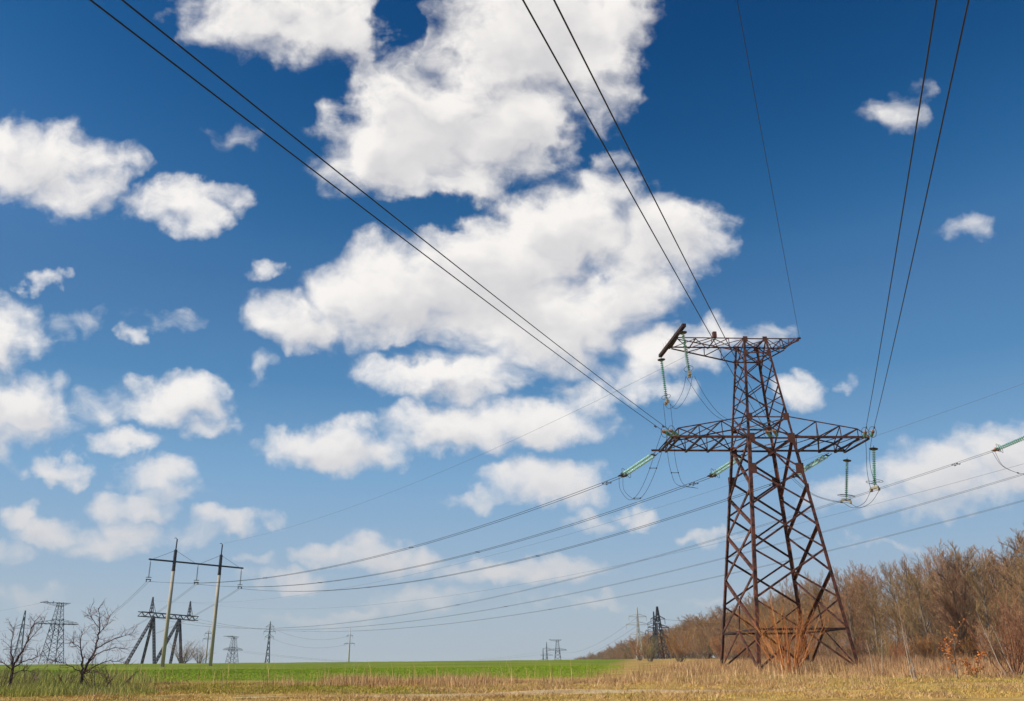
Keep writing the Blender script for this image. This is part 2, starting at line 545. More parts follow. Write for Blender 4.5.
M['weed'] = mat('brown_dead_weeds', island([(0, (0.243, 0.125, 0.068)), (0.5, (0.437, 0.249, 0.13)), (1, (0.667, 0.431, 0.225))], patch=(0.2, 0.11, 0.065)), .9, .1)
M['grass'] = mat('fresh_green_grass', island([(0, (0.175, 0.216, 0.021)), (0.5, (0.3, 0.313, 0.035)), (1, (0.55, 0.41, 0.084))], patch=(0.4, 0.33, 0.09)), .9, .12)
M['grass_long'] = mat('greyish_long_grass', island([(0, (0.216, 0.252, 0.046)), (0.5, (0.354, 0.378, 0.084)), (1, (0.569, 0.516, 0.152))], patch=(0.42, 0.36, 0.15)), .9, .12)
M['crop'] = mat('young_winter_crop', island([(0, (0.183, 0.302, 0.012)), (0.5, (0.253, 0.375, 0.017)), (1, (0.365, 0.436, 0.03))]), .85, .15)


def ground_fn(g, b):
    ge = g.node('ShaderNodeNewGeometry')
    pos = ge.outputs['Position']
    sep = g.node('ShaderNodeSeparateXYZ')
    g.put(sep.inputs[0], pos)
    X, Y = sep.outputs[0], sep.outputs[1]
    nb = g.noise(pos, .05, 4, .55)
    ns = g.noise(pos, .6, 5, .65)
    nf = g.noise(pos, 4.0, 4, .6)
    # dry sward with greener patches
    dry = g.ramp(ns.outputs[0], [(.3, (.27, .16, .045)), (.5, (.45, .285, .085)), (.7, (.60, .41, .14))])
    gp = g.smooth(g.noise(pos, .13, 4, .6).outputs[0], .52, .66)
    dry = g.mix(g.math('MULTIPLY', gp, .65), dry, (.16, .17, .035, 1))
    # ploughed-in winter crop field on the far side
    field = g.ramp(nb.outputs[0], [(.35, (.14, .20, .013)), (.5, (.18, .232, .017)), (.65, (.235, .265, .024))])
    st = g.noise(g.vmath('MULTIPLY', pos, (.02, .35, 1)), 1.0, 4, .6)
    field = g.mix(g.math('MULTIPLY', g.smooth(st.outputs[0], .52, .7), .45), field, (.27, .25, .04, 1))
    wob = g.math('MULTIPLY_ADD', ns.outputs[0], 9.0, -4.5)
    # the near edge of the field and its edge along the wood
    e1 = g.smooth(g.math('ADD', g.math('SUBTRACT', Y, g.math('MULTIPLY_ADD', X, .18, 72.5)), wob), -2, 4)
    e2 = g.smooth(g.math('ADD', g.math('SUBTRACT', g.math('MULTIPLY_ADD', Y, .135, -3.5), X), wob), -2, 3)
    col = g.mix(g.math('MULTIPLY', e1, e2), dry, field)
    fm = g.math('MULTIPLY_ADD', nf.outputs[0], .9, .55)
    col = g.vmath('MULTIPLY', col, g.vmath('ADD', fm, (0, 0, 0)))
    bp = g.node('ShaderNodeBump')
    bp.inputs['Strength'].default_value = .6
    bp.inputs['Distance'].default_value = .2
    g.put(bp.inputs['Height'], g.math('ADD', ns.outputs[0], nf.outputs[0]))
    g.put(b.inputs['Normal'], bp.outputs[0])
    return col


M['ground'] = mat('field_ground', ground_fn, .95, .1)


def track_fn(g, b):
    ge = g.node('ShaderNodeNewGeometry')
    pos = ge.outputs['Position']
    n = g.noise(g.vmath('MULTIPLY', pos, (.35, 1, 1)), 1.3, 6, .65)
    c = g.ramp(n.outputs[0], [(.3, (.21, .14, .08)), (.45, (.45, .31, .15)), (.6, (.64, .48, .27)), (.75, (.36, .27, .10))])
    return c


M['track'] = mat('dirt_track', track_fn, .95, .1)

# ------------------------------------------------------------------ terrain
az = np.radians(np.concatenate([np.arange(-180, -45, 3.0), np.arange(-45, 45, .5), np.arange(45, 180, 3.0)]))
rr = np.concatenate([np.linspace(1, 40, 14), np.linspace(42, 110, 69), np.geomspace(113, 420, 60), np.geomspace(440, 1900, 22)])
RR, AZ = np.meshgrid(rr, az, indexing='ij')
gx, gy = (RR * np.sin(AZ)).ravel(), (RR * np.cos(AZ)).ravel()
gv = np.stack([gx, gy, ground_np(gx, gy)], 1)
na, nr = len(az), len(rr)
idx = np.arange(na * nr).reshape(nr, na)
a = idx[:-1, :]
nxt = np.roll(idx, -1, axis=1)
gf = np.stack([idx[:-1].ravel(), idx[1:].ravel(), nxt[1:].ravel(), nxt[:-1].ravel()], 1)
gv = np.vstack([gv, [[0, 0, ground(0, 0)]]])
o = tris('ground', gv, gf, M['ground'])
tag(o, kind='structure')
cen = len(gv) - 1
mb = MB()
mb.add([(0, 0, ground(0, 0))] + [tuple(gv[i]) for i in idx[0]], [(0, 1 + (k + 1) % na, 1 + k) for k in range(na)])
# close the small hole under the viewer by merging it into the same sheet
bm = bmesh.new()
bm.from_mesh(o.data)
bm.verts.ensure_lookup_table()
for k in range(na):
    bm.faces.new((bm.verts[cen], bm.verts[int(idx[0, (k + 1) % na])], bm.verts[int(idx[0, k])]))
bmesh.ops.recalc_face_normals(bm, faces=bm.faces)
if sum(f.normal.z for f in bm.faces) < 0:
    bmesh.ops.reverse_faces(bm, faces=bm.faces)
for f in bm.faces:
    f.smooth = True
bm.to_mesh(o.data)
bm.free()
# dirt track across the foreground: two ruts
xs = np.arange(-15, 22, .8)
rows = [(0, 0), (.25, 0.0), (.9, 0), (1.6, .0), (2.3, 0), (2.9, 0)]
tv, tf = [], []
for i, x in enumerate(xs):
    y0 = 51.3 + .035 * x + .5 * math.sin(x * .11) + .3 * math.sin(x * .37)
    wd = 1.5 * (1 - max(0, x - 8) / 15) * (1 - max(0, -9 - x) / 7) * (.75 + .35 * math.sin(x * .23 + 1) + .15 * math.sin(x * .71))
    for k, (dy, dz) in enumerate(rows):
        y = y0 + dy * wd + (.18 * math.sin(x * 1.9 + k * 40) if k in (0, 5) else 0)
        tv.append((x, y, ground(x, y) + (.035 if k not in (0, 5) else -.05) + dz))
nrw = len(rows)
for i in range(len(xs) - 1):
    for k in range(nrw - 1):
        tf.append((i * nrw + k, (i + 1) * nrw + k, (i + 1) * nrw + k + 1, i * nrw + k + 1))
tag(tris('dirt_track', np.array(tv), np.array(tf), M['track']), kind='structure')

# ------------------------------------------------------------------ the rusty anchor pylon (its own axes: u along the crossarm, v away from the viewer)
PX, PY, PTH = 23.4821, 82.0, 0.0602
ZT, ZL, ZB = 30.0, 19.764, 2.942


def half(z):
    zs, As, Bs = [-2, ZB, ZL, ZT], [4.45, 3.932, 2.168, 1.132], [5.80, 5.116, 2.779, 1.377]
    return float(np.interp(z, zs, As)), float(np.interp(z, zs, Bs))


SGN = {'A': (-1, 1), 'B': (-1, -1), 'C': (1, -1), 'D': (1, 1)}


def legp(k, z):
    a, b = half(z)
    return V(a * SGN[k][0], b * SGN[k][1], z)


FACES = {'front': ('B', 'C', V(0, -1, 0)), 'back': ('A', 'D', V(0, 1, 0)), 'near': ('A', 'B', V(-1, 0, 0)), 'away': ('C', 'D', V(1, 0, 0))}
LV_FB = [5.42, 9.65, 13.5, 16.85]                # bracing nodes of the front and back faces
LV_S = [ZB, 7.6, 11.6, 15.12]                    # and, staggered, of the two sides
UP_FB = [21.85, 24.0, 26.25, 28.5]
UP_S = [22.9, 25.1, 27.35, 29.9]


def lerp(p, q, t):
    return Vector(p) * (1 - t) + Vector(q) * t


def build_pylon(label, loc, rz, group=None):
    P = thing('lattice_pylon', label, 'pylon', loc, rz, group)
    R = M['rust']
    for k, (su, sv) in SGN.items():
        mb = MB()
        a, b = V(-su, 0, 0), V(0, -sv, 0)
        mb.angle(legp(k, -1.2), legp(k, ZL), a, b, .30, .028)
        mb.angle(legp(k, ZL), legp(k, ZT + .1), a, b, .21, .022)
        lg = mb.build('leg', R, P)
        mb = MB()
        f = legp(k, -1.0)
        mb.lathe([(.55, -.9), (.55, .45), (.42, .6)], 12, (f.x, f.y, f.z))
        mb.build('footing', M['concrete_grey'], lg)
        # gusset plates where the heavy bracing meets the leg
        for z, s, faces in ((16.85, .95, 'v'), (ZL, .9, 'v'), (21.85, .7, 'v'), (28.5, .5, 'v'), (29.92, .55, 'v'), (15.12, .6, 'u'), (ZL - .1, .7, 'u')):
            p = legp(k, z)
            mb = MB()
            if faces == 'v':
                mb.beam(p + V(0, sv * .012, -s * .5), p + V(0, sv * .012, s * .5), V(-su, 0, 0), V(0, sv, 0), -.05, s * .72, 0, .022)
            else:
                mb.beam(p + V(su * .012, 0, -s * .5), p + V(su * .012, 0, s * .5), V(0, -sv, 0), V(su, 0, 0), -.05, s * .6, 0, .022)
            mb.build('gusset_plate', M['plate'], lg)
    for fn, (k0, k1, n) in FACES.items():
        mb = MB()
        fb = fn in ('front', 'back')
        lv = LV_FB if fb else LV_S
        w = .17 if fb else .24
        for z0, z1 in zip(lv[:-1], lv[1:]):
            mb.brace(legp(k0, z0), legp(k1, z1), n, w, off=.03)
            mb.brace(legp(k1, z0), legp(k0, z1), n, w, off=.06)
        # top panel up to the crossarm
        mb.brace(legp(k0, lv[-1]), legp(k1, ZL), n, w, off=.03)
        mb.brace(legp(k1, lv[-1]), legp(k0, ZL), n, w, off=.06)
        # through the crossarm
        mb.brace(legp(k0, ZL), legp(k1, 21.85 if fb else 22.9), n, .12, off=.03)
        mb.brace(legp(k1, ZL), legp(k0, 21.85 if fb else 22.9), n, .12, off=.06)
        up = UP_FB if fb else UP_S
        for z0, z1 in zip(up[:-1], up[1:]):
            mb.brace(legp(k0, z0), legp(k1, z1), n, .10, off=.03)
            mb.brace(legp(k1, z0), legp(k0, z1), n, .10, off=.055)
        if fb:
            mb.brace(legp(k0, 28.5), legp(k1, ZT), n, .08, off=.03)
            mb.brace(legp(k1, 28.5), legp(k0, ZT), n, .08, off=.055)
            mid = lerp(legp(k0, ZB), legp(k1, ZB), .5)
            mb.brace(legp(k0, LV_FB[0]), mid, n, .13, off=.03)
            mb.brace(legp(k1, LV_FB[0]), mid, n, .13, off=.03)
        else:
            x = lerp(legp(k0, 5.15), legp(k1, 5.15), .5)
            mid = lerp(legp(k0, ZB), legp(k1, ZB), .5)
            mb.brace(x, mid, n, .11, off=.08)
        mb.brace(mid, legp(k0, -.3), n, .17, off=.03)
        mb.brace(mid, legp(k1, -.3), n, .17, off=.05)
        mb.build('face_bracing', R, P)
    for z, w in ((ZB, .17), (ZL, .17), (21.85, .12), (28.5, .12), (ZT, .12)):
        mb = MB()
        for fn, (k0, k1, n) in FACES.items():
            mb.brace(legp(k0, z), legp(k1, z), n, w, off=.09)
        if z > 15:
            mb.bar(legp('A', z - .12), legp('C', z - .12), .08)
            mb.bar(legp('B', z - .22), legp('D', z - .22), .08)
        mb.build('horizontal_belt', M['rust_dark_shaded'] if z == ZB else R, P)
    # lower crossarm, two tapering box trusses
    for s in (-1, 1):
        mb = MB()
        us = [2.168, 4.45, 6.6, 8.55 if s < 0 else 8.2]
        tip = 9.25
        ztop = lambda u: 21.85 - (u - 1.95) / (us[3] - 1.95) * 1.22
        vt = lambda u, sv: sv * (2.5 + .279 * (u - 1.95) / 6.6)
        for sv in (-1, 1):
            vb = sv * 2.779
            end = 9.95 if (s < 0 and sv > 0) else tip
            n = V(0, sv, 0)
            mb.angle((s * 2.0, vb, ZL), (s * end, vb, ZL), V(0, 0, 1), V(0, -sv, 0), .20, .022)
            T = [V(s * u, vt(u, sv), ztop(u)) for u in us]
            T[0] = V(s * 1.95, vt(1.95, sv), 21.85)
            mb.brace(T[0], T[3], n, .11)
            mb.brace(T[3], (s * tip, vb, ZL + .12), n, .11)
            for i, u in enumerate(us):
                if i:
                    mb.brace(T[i], (s * u, vb, ZL + .12), n, .09, off=.02)
            for i in (0, 1, 2):
                mb.brace(T[i + 1], (s * us[i], vb, ZL + .12), n, .11, off=.05)
        # floor of the crossarm: cross members and lacing, underside shade put into a darker rust
        cu = us + [tip - .1]
        for u in cu[1:]:
            mb.bar((s * u, -2.74, ZL - .07), (s * u, 2.74, ZL - .07), .19, .12, mi=1)
        for i in range(len(cu) - 1):
            mb.bar((s * cu[i], -2.72, ZL + .08), (s * cu[i + 1], 2.72, ZL + .08), .10, .06, mi=1)
            mb.bar((s * cu[i], 2.72, ZL + .16), (s * cu[i + 1], -2.72, ZL + .16), .08, .05, mi=1)
        for i in range(1, 4):
            u = us[i]
            mb.bar((s * u, -vt(u, 1), ztop(u)), (s * u, vt(u, 1), ztop(u)), .09, mi=1)
            if i < 3:
                mb.bar((s * u, -vt(u, 1), ztop(u) - .06), (s * us[i + 1], vt(us[i + 1], 1), ztop(us[i + 1]) - .06), .07, mi=1)
        mb.build('lower_crossarm', [R, M['rust_dark_shaded']], P)
    # upper crossarms
    for s, tipf, tipb in ((-1, 7.6, 7.6), (1, 4.35, 3.85)):
        mb = MB()
        for sv, tip in ((-1, tipf), (1, tipb)):
            v0 = sv * 1.377
            n = V(0, sv, 0)
            a285 = half(28.5)
            tz = ZT
            mb.brace((s * 1.1, v0, ZT), (s * tip, v0, ZT), n, .11)
            lo0, lo1 = V(s * a285[0], sv * a285[1], 28.5), V(s * tip, v0, tz - .16)
            mb.brace(lo0, lo1, n, .11)
            k = (2.6, 4.3, 6.0) if s < 0 else (2.4, 3.3)
            lo = lambda u: lerp(lo0, lo1, (u - a285[0]) / (tip - a285[0]))
            for i, u in enumerate(k):
                if u < tip:
                    mb.brace((s * u, v0, ZT), lo(u), n, .07, off=.02)
                    pv = (1.13,) + k
                    mb.brace((s * pv[i], v0, ZT), lo(u), n, .08, off=.04)
        us = [1.132, 3.9, 5.8, 7.6] if s < 0 else [1.132, 2.6, 3.9]
        for i in range(len(us) - 1):
            mb.bar((s * us[i], -1.36, ZT - .08), (s * us[i + 1], 1.36, ZT - .08), .08, .05)
            mb.bar((s * us[i], 1.36, ZT - .14), (s * us[i + 1], -1.36, ZT - .14), .07, .05)
            mb.bar((s * us[i + 1], -1.36, ZT - .05), (s * us[i + 1], 1.36, ZT - .05), .10, .06)
        if s > 0:
            mb.bar((s * tipf, -1.377, ZT), (s * tipb, 1.377, ZT), .11, .08)
            mb.bar((s * 4.2, -1.4, ZT + .04), (s * 4.5, -1.4, ZT + .04), .2, .14)
        else:
            mb.bar((-4.0, -1.5, ZT), (-4.0, -1.5, ZT + .55), .42, .34)
        mb.build('upper_crossarm', R, P)
    mb = MB()
    mb.bar((-7.66, -4.4, ZT + .12), (-8.05, 4.35, ZT + .12), .34, .30)
    mb.bar((-7.75, -1.6, ZT - .06), (-7.75, 1.6, ZT - .06), .2, .1)
    beam = mb.build('jumper_beam', M['rust_dark_shaded'], P)
    mb = MB()
    rnd = random.Random(4)
    for i in range(26):
        v = -4.2 + i * .335
        mb.tube([(-7.75, v, ZT + .2), (-7.75 + rnd.uniform(-.3, .3), v + rnd.uniform(-.2, .2), ZT + rnd.uniform(.8, 1.25))], .008, 3)
    mb.build('bird_spikes', M['steel'], beam)
    return P


pylon = build_pylon('tall rusty red lattice pylon standing at the edge of the bare wood', (PX, PY, EYE), PTH)


def pl(u, v, z):
    """pylon axes to the world"""
    c, s = math.cos(PTH), math.sin(PTH)
    return V(PX + u * c - v * s, PY + u * s + v * c, z + EYE)


# ------------------------------------------------------------------ insulators
def disc_mb(n, pitch, r, sides=12, z0=0.0):
    mb = MB()
    for i in range(n):
        z = z0 - i * pitch
        mb.lathe([(.045, z), (.05, z - pitch * .28), (r * .8, z - pitch * .38), (r, z - pitch * .55), (r * .96, z - pitch * .66), (.05, z - pitch * .62), (.035, z - pitch)], sides)
    return mb


def ring_mb(rx, ry, z, r=.022, sides=20, cx=0, cy=0):
    mb = MB()
    pts = [(cx + rx * math.cos(2 * math.pi * i / sides), cy + ry * math.sin(2 * math.pi * i / sides), z) for i in range(sides + 1)]
    mb.tube(pts, r, 5)
    return mb


_hang = None


def hanging(label, top, bottom, rz, group, rings=1):
    """a hanging string: black rain shield, glass discs, grading ring and the clamp that carries the jumper"""
    n = 19
    L = (bottom - top).length
    o = thing('suspension_insulator', label, 'insulator', top, 0, group)
    o.rotation_mode = 'QUATERNION'
    o.rotation_quaternion = (bottom - top).to_track_quat('-Z', 'Y') @ Quaternion((0, 0, 1), rz)
    pitch = (L - .75) / n
    mb = MB()
    mb.tube([(0, 0, .05), (0, 0, -.25)], .03, 6)
    mb.build('hanger', M['fit'], o)
    mb = MB()
    mb.lathe([(.05, -.12), (.2, -.17), (.40, -.24), (.38, -.29), (.06, -.25)], 18)
    mb.build('rain_shield', M['cap'], o)
    disc_mb(n, pitch, .165, 12, -.3).build('glass_discs', M['glass'], o, True)
    if rings == 1:
        rb = ring_mb(.80, .42, -L + .62)
    else:
        rb = ring_mb(.34, .5, -L + .75, cx=.42)
        r2 = ring_mb(.34, .5, -L + .75, cx=-.42)
        rb.add(r2.v, r2.f)
    rb.bar((-.6, 0, -L + .66), (.6, 0, -L + .66), .035)
    rb.tube([(0, 0, -L + .66), (0, 0, -L + .3)], .025, 5)
    rb.build('grading_ring', M['fit'], o, True)
    mb = MB()
    mb.bar((-.42, 0, -L + .2), (.42, 0, -L + .2), .16, .2)
    mb.bar((-.42, -.14, -L + .02), (-.42, .14, -L + .02), .2, .26)
    mb.bar((.42, -.14, -L + .02), (.42, .14, -L + .02), .2, .26)
    mb.build('jumper_clamp', M['clamp'], o)
    return o


def strain(label, start, end, group, pale=False, n=22, sep=.46):
    """two parallel disc strings between yokes, pulled tight by a conductor pair"""
    d = end - start
    L = d.length
    o = thing('strain_insulator', label, 'insulator', start, 0, group)
    o.rotation_mode = 'QUATERNION'
    z = -d.normalized()
    x = V(0, 0, 1).cross(z).normalized()
    y = z.cross(x)
    o.rotation_quaternion = Matrix((x, y, z)).transposed().to_quaternion()
    g0, g1 = .55, .55
    for s in (-1, 1):
        sx = s * sep / 2
        mb = MB()
        pitch = (L - g0 - g1) / n
        mb2 = disc_mb(n, pitch, .15, 12, -g0)
        for i in range(len(mb2.v)):
            vx = mb2.v[i]
            mb2.v[i] = (vx[0] + sx, vx[1], vx[2])
        ds = mb2.build('disc_string', M['glass_sunlit'] if pale else M['glass'], o, True)
        mb = MB()
        mb.tube([(sx * .8, 0, 0), (sx, 0, -g0)], .035, 6)
        mb.build('link_rod', M['fit'], ds)
        mb = MB()
        mb.tube([(sx, 0, -L + g1), (sx, 0, -L)], .035, 6)
        mb.lathe([(.16, -L + g1 - .02), (.17, -L + g1 - .2), (.08, -L + g1 - .26)], 10, (sx, 0, 0))
        mb.build('end_fitting', M['fit'] if pale else M['end_brown'], ds)
    mb = MB()
    mb.bar((-sep * .75, 0, -L + .12), (sep * .75, 0, -L + .12), .06, .22)
    mb.build('yoke_plate', M['clamp'] if not pale else M['fit'], o)
    mb = MB()
    mb.bar((-sep * .6, 0, -.4), (sep * .6, 0, -.4), .06, .16)
    mb.build('yoke_plate', M['clamp'] if not pale else M['fit'], o)
    for s in (-1, 1):
        mb = MB()
        pts = [(s * sep / 2 + .30 * math.cos(a) * 1.0, .48 * math.sin(a), -L + .75) for a in [math.radians(t) for t in range(0, 361, 20)]]
        mb.tube(pts, .022, 5)
        mb.build('grading_ring', M['fit'], o, True)
    return o, x


def sag_curve(S, E, sag, n=48):
    S, E = Vector(S), Vector(E)
    return [lerp(S, E, i / n) - V(0, 0, 4 * sag * (i / n) * (1 - i / n)) for i in range(n + 1)]


def cable_pair(name, label, cat, curves, r, group=None, matk='wire', dampers=True, spacers=()):
    """two wires held together by spacers: one thing, each wire a part"""
    o = thing(name, label, cat, curves[0][0], 0, group)
    org = Vector(curves[0][0])
    for c in curves:
        mb = MB()
        mb.tube([Vector(p) - org for p in c], r, 6)
        w = mb.build('wire', M[matk], o, True)
        if dampers:
            # Stockbridge damper near the end
            acc = 0
            for i in range(len(c) - 1):
                acc += (c[i + 1] - c[i]).length
                if acc > 1.5:
                    p, d = c[i + 1] - org, (c[i + 1] - c[i]).normalized()
                    mb = MB()
                    q = p - V(0, 0, .11)
                    mb.tube([q - d * .34, q + d * .34], .014, 5)
                    mb.tube([q - d * .36, q - d * .16], .055, 6)
                    mb.tube([q + d * .16, q + d * .36], .055, 6)
                    mb.bar(p, q, .05)
                    mb.build('vibration_damper', M['fit'], w)
                    break
    for t in spacers:
        i = int(t * (len(curves[0]) - 1))
        p, q = curves[0][i] - org, curves[1][i] - org
        mb = MB()
        mb.bar(p, q, .045)
        for e in (p, q):
            mb.bar(e - V(0, 0, .06), e + V(0, 0, .06), .09)
        mb.build('spacer', M['fit'], o)
    return o


def spline(pts, n=10):
    """Catmull-Rom through the points"""
    P = [Vector(p) for p in pts]
    P = [P[0] * 2 - P[1]] + P + [P[-1] * 2 - P[-2]]
    out = []
    for i in range(1, len(P) - 2):
        for k in range(n):
            t = k / n
            a, b, c, d = P[i - 1], P[i], P[i + 1], P[i + 2]
            out.append(.5 * ((2 * b) + (c - a) * t + (2 * a - 5 * b + 4 * c - d) * t * t + (3 * b - a - 3 * c + d) * t ** 3))
    out.append(P[-2])
    return out


# overhead spans that come from behind the viewer, over his head, to the near side of the pylon
PHI = .34685
ND = V(math.sin(PHI), math.cos(PHI), 0)          # towards the pylon
near_end = {}
dcap = {'left': 'left tip of the lower crossarm', 'middle': 'middle of the lower crossarm', 'right': 'right tip of the lower crossarm'}
for key, ua, ub in (('left', -9.203, -8.535), ('middle', -.079, .579), ('right', 8.710, 9.396)):
    cs, ends = [], []
    for u in (ua, ub):
        base = pl(u, -2.78, 0)
        c = []
        for i in range(61):
            s = 4.6 + (i / 60) ** 1.25 * 230
            p = base - ND * s
            p.z = EYE + 19.787 - .1104 * s + .00018 * s * s
            c.append(p)
        cs.append(c)
        ends.append(c[0])
    mid = (ends[0] + ends[1]) / 2
    um = (ua + ub) / 2
    att = pl(um, -2.80, 19.90)
    o, xax = strain('green glass double string pulling towards the viewer at the ' + dcap[key], att, mid + ND * .05, 'strain strings on the near side of the pylon', n=20, sep=.62)
    near_end[key] = ends
    cable_pair('twin_conductor', {'left': 'pair of dark wires slanting across the large white clouds to the left crossarm tip',
                                  'middle': 'pair of dark wires coming down from the top cloud to the middle of the crossarm',
                                  'right': 'pair of dark wires coming steeply down deep blue sky to the right crossarm tip'}[key],
               'power line', cs, .021, 'conductor pairs passing overhead', 'wire')
c = []
for i in range(61):
    s = (i / 60) ** 1.2 * 230
    p = pl(4.42, -1.4, 0) - ND * s
    p.z = EYE + 30.05 - .086 * s + .0002 * s * s
    c.append(p)
mb = MB()
mb.tube(c, .017, 5)
tag(mb.build('shield_wire', M['wire'], None, True), 'single thin wire running up from the short upper arm of the rusty pylon', 'power line')

# ------------------------------------------------------------------ the concrete H-shaped portal in the field
HL, HR = at_h(150.5, 559.3, 20.0), at_h(241.9, 568.1, 20.0)
hd = (HR - HL)
hlen = hd.length
hrot = math.atan2(hd.y, hd.x)
hc = (HL + HR) / 2
gH = ground(hc.x, hc.y)
H = thing('portal_pole', 'concrete H-shaped pole pair with a steel crossbar standing in the green field', 'pylon', (hc.x, hc.y, gH), hrot)
bz = 20.0 + EYE - gH
for t in (.245, .745):
    u = (t - .5) * hlen
    mb = MB()
    mb.lathe([(.36, -1.0), (.34, bz * .5), (.30, bz - 1.6)], 14, (u, 0, 0))
    pole = mb.build('pole', M['concrete'], H, True)
    mb = MB()
    mb.lathe([(.34, bz - 1.75), (.34, bz - 1.45)], 14, (u, 0, 0))
    mb.lathe([(.31, bz - 1.5), (.29, bz + 2.2), (.1, bz + 2.25)], 10, (u, 0, 0))
    mb.tube([(u, 0, bz + 2.1), (u + .05, 0, bz + 4.2)], .12, 6)
    mb.tube([(u + .05, 0, bz + 4.2), (u - .25, 0, bz + 4.45), (u - .55, 0, bz + 4.3)], .06, 5)
    mb.build('pole_top', M['steel_dark'], pole)
mb = MB()
hl2 = hlen / 2 + .3
mb.bar((-hl2, 0, bz), (hl2, 0, bz), .28, .28)
mb.build('crossbar', M['steel_dark'], H)
mb = MB()
for t in (.245, .745):
    u = (t - .5) * hlen
    for e in (-1, 1):
        mb.tube([(u, 0, bz + 2.1), (u + e * 4.4, 0, bz + .15)], .03, 4)
mb.build('stay_rods', M['steel_dark'], H)
hs_end = []
for t, sb, wh in ((.004, 3.75, 'left end'), (.5, 3.6, 'middle'), (.996, 3.8, 'right end')):
    top = HL + hd * t - V(0, 0, .15)
    bot = HL + hd * t - V(0, 0, sb)
    o = thing('suspension_insulator', 'thin insulator string hanging from the %s of the H-pole crossbar' % wh, 'insulator', top, hrot, 'strings on the H-shaped pole')
    L = sb - .15
    mb = MB()
    mb.tube([(0, 0, .1), (0, 0, -.5)], .035, 5)
    mb.build('hanger', M['fit'], o)
    disc_mb(18, (L - .8) / 18, .14, 8, -.4).build('glass_discs', M['steel_blue'], o, True)
    mb = MB()
    mb.bar((-.5, 0, -L + .12), (.5, 0, -L + .12), .12, .16)
    mb.bar((-.4, 0, -L + .12), (-.4, 0, -L - .3), .12)
    mb.bar((.4, 0, -L + .12), (.4, 0, -L - .3), .12)
    r = ring_mb(.5, .5, -L + .5, .03, 12)
    mb.add(r.v, r.f)
    mb.build('clamp', M['fit'], o)
    hs_end.append(bot - V(0, 0, .2))

# far spans: pylon -> H-pole, pale double strings first
far_start = {'left': pl(-9.45, 2.78, 19.62), 'middle': pl(-.55, 2.78, 19.62), 'right': pl(7.75, 2.78, 19.62)}
far_end = {}
for (key, S0), E0, sag in zip(far_start.items(), hs_end, (3.6, 4.0, 4.2)):
    dh = (E0 - S0)
    dh.z = 0
    dh.normalize()
    E1 = S0 + dh * 4.55 - V(0, 0, 1.62)
    o, xax = strain('pale double insulator string slanting down behind the %s of the crossarm' % key, S0, E1, 'strain strings on the far side of the pylon', True, sep=.64)
    side = V(dh.y, -dh.x, 0)
    far_end[key] = [E1 + side * .30, E1 - side * .30]
    cs = [sag_curve(e, E0 + side * q, sag, 60) for e, q in zip(far_end[key], (.22, -.22))]
    cable_pair('twin_conductor', {'left': 'uppermost of the three wire pairs sagging from the rusty pylon to the H-pole',
                                  'middle': 'middle one of the three wire pairs sagging from the rusty pylon to the H-pole',
                                  'right': 'lowest of the three wire pairs sagging from the rusty pylon to the H-pole'}[key],
               'power line', cs, .024, 'conductor pairs to the H-shaped pole', 'wire', True, (.3, .62))
# shield wire from the upper arm to the H-pole
S0 = pl(-4.9, 1.36, 29.75)
E0 = HL + hd * .745 + V(0, 0, 4.4)
mb = MB()
mb.tube(sag_curve(S0, E0, 2.6, 50), .013, 5)
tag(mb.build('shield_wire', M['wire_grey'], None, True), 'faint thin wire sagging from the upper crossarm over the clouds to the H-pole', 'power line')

# jumper strings and jumpers of the pylon
jl_n = hanging('green string under the near end of the dark jumper beam', pl(-7.66, -3.6, 29.9), pl(-7.38, -3.78, 25.4), .4, 'strings carrying the jumpers')
jl_f = hanging('green string under the far left end of the dark jumper beam', pl(-8.02, 4.12, 29.9), pl(-7.78, 4.05, 25.05), .3, 'strings carrying the jumpers')
jr_n = hanging('green string with two rings below the right crossarm tip, nearer of two', pl(9.5, -2.75, 19.0), pl(8.95, -2.85, 14.95), .2, 'strings carrying the jumpers', 2)
jr_f = hanging('green string with one oval ring below the right crossarm end, farther of two', pl(9.35, 2.75, 19.15), pl(8.65, 2.75, 14.85), 1.2, 'strings carrying the jumpers')


def jumper(label, path, offs, spacers=(.5,), r=.019):
    cs = []
    for s in (-1, 1):
        cs.append(spline([Vector(p) + Vector(o) * s for p, o in zip(path, offs)], 8))
    return cable_pair('jumper_cable', label, 'cable', cs, r, 'jumpers of the rusty pylon', 'wire', False, spacers)


ne = {k: (a + b) / 2 for k, (a, b) in near_end.items()}
nd = {k: (b - a) / 2 for k, (a, b) in near_end.items()}
fe = {k: (a + b) / 2 for k, (a, b) in far_end.items()}
fd = {k: (a - b) / 2 for k, (a, b) in far_end.items()}
UX = pl(1, 0, 0) - pl(0, 0, 0)
# left phase: round under the end of the crossarm
jumper('pair of jumper wires looping below the left crossarm tip', [ne['left'], pl(-10.9, -5, 18.2), pl(-11.4, -3, 16.3), pl(-11.7, 0, 15.2), pl(-12.0, 3, 15.1), pl(-12.5, 5.4, 16.5), fe['left']],
       [nd['left'], UX * .3, UX * .3, UX * .3, UX * .3, fd['left'], fd['left']], (.3, .6))
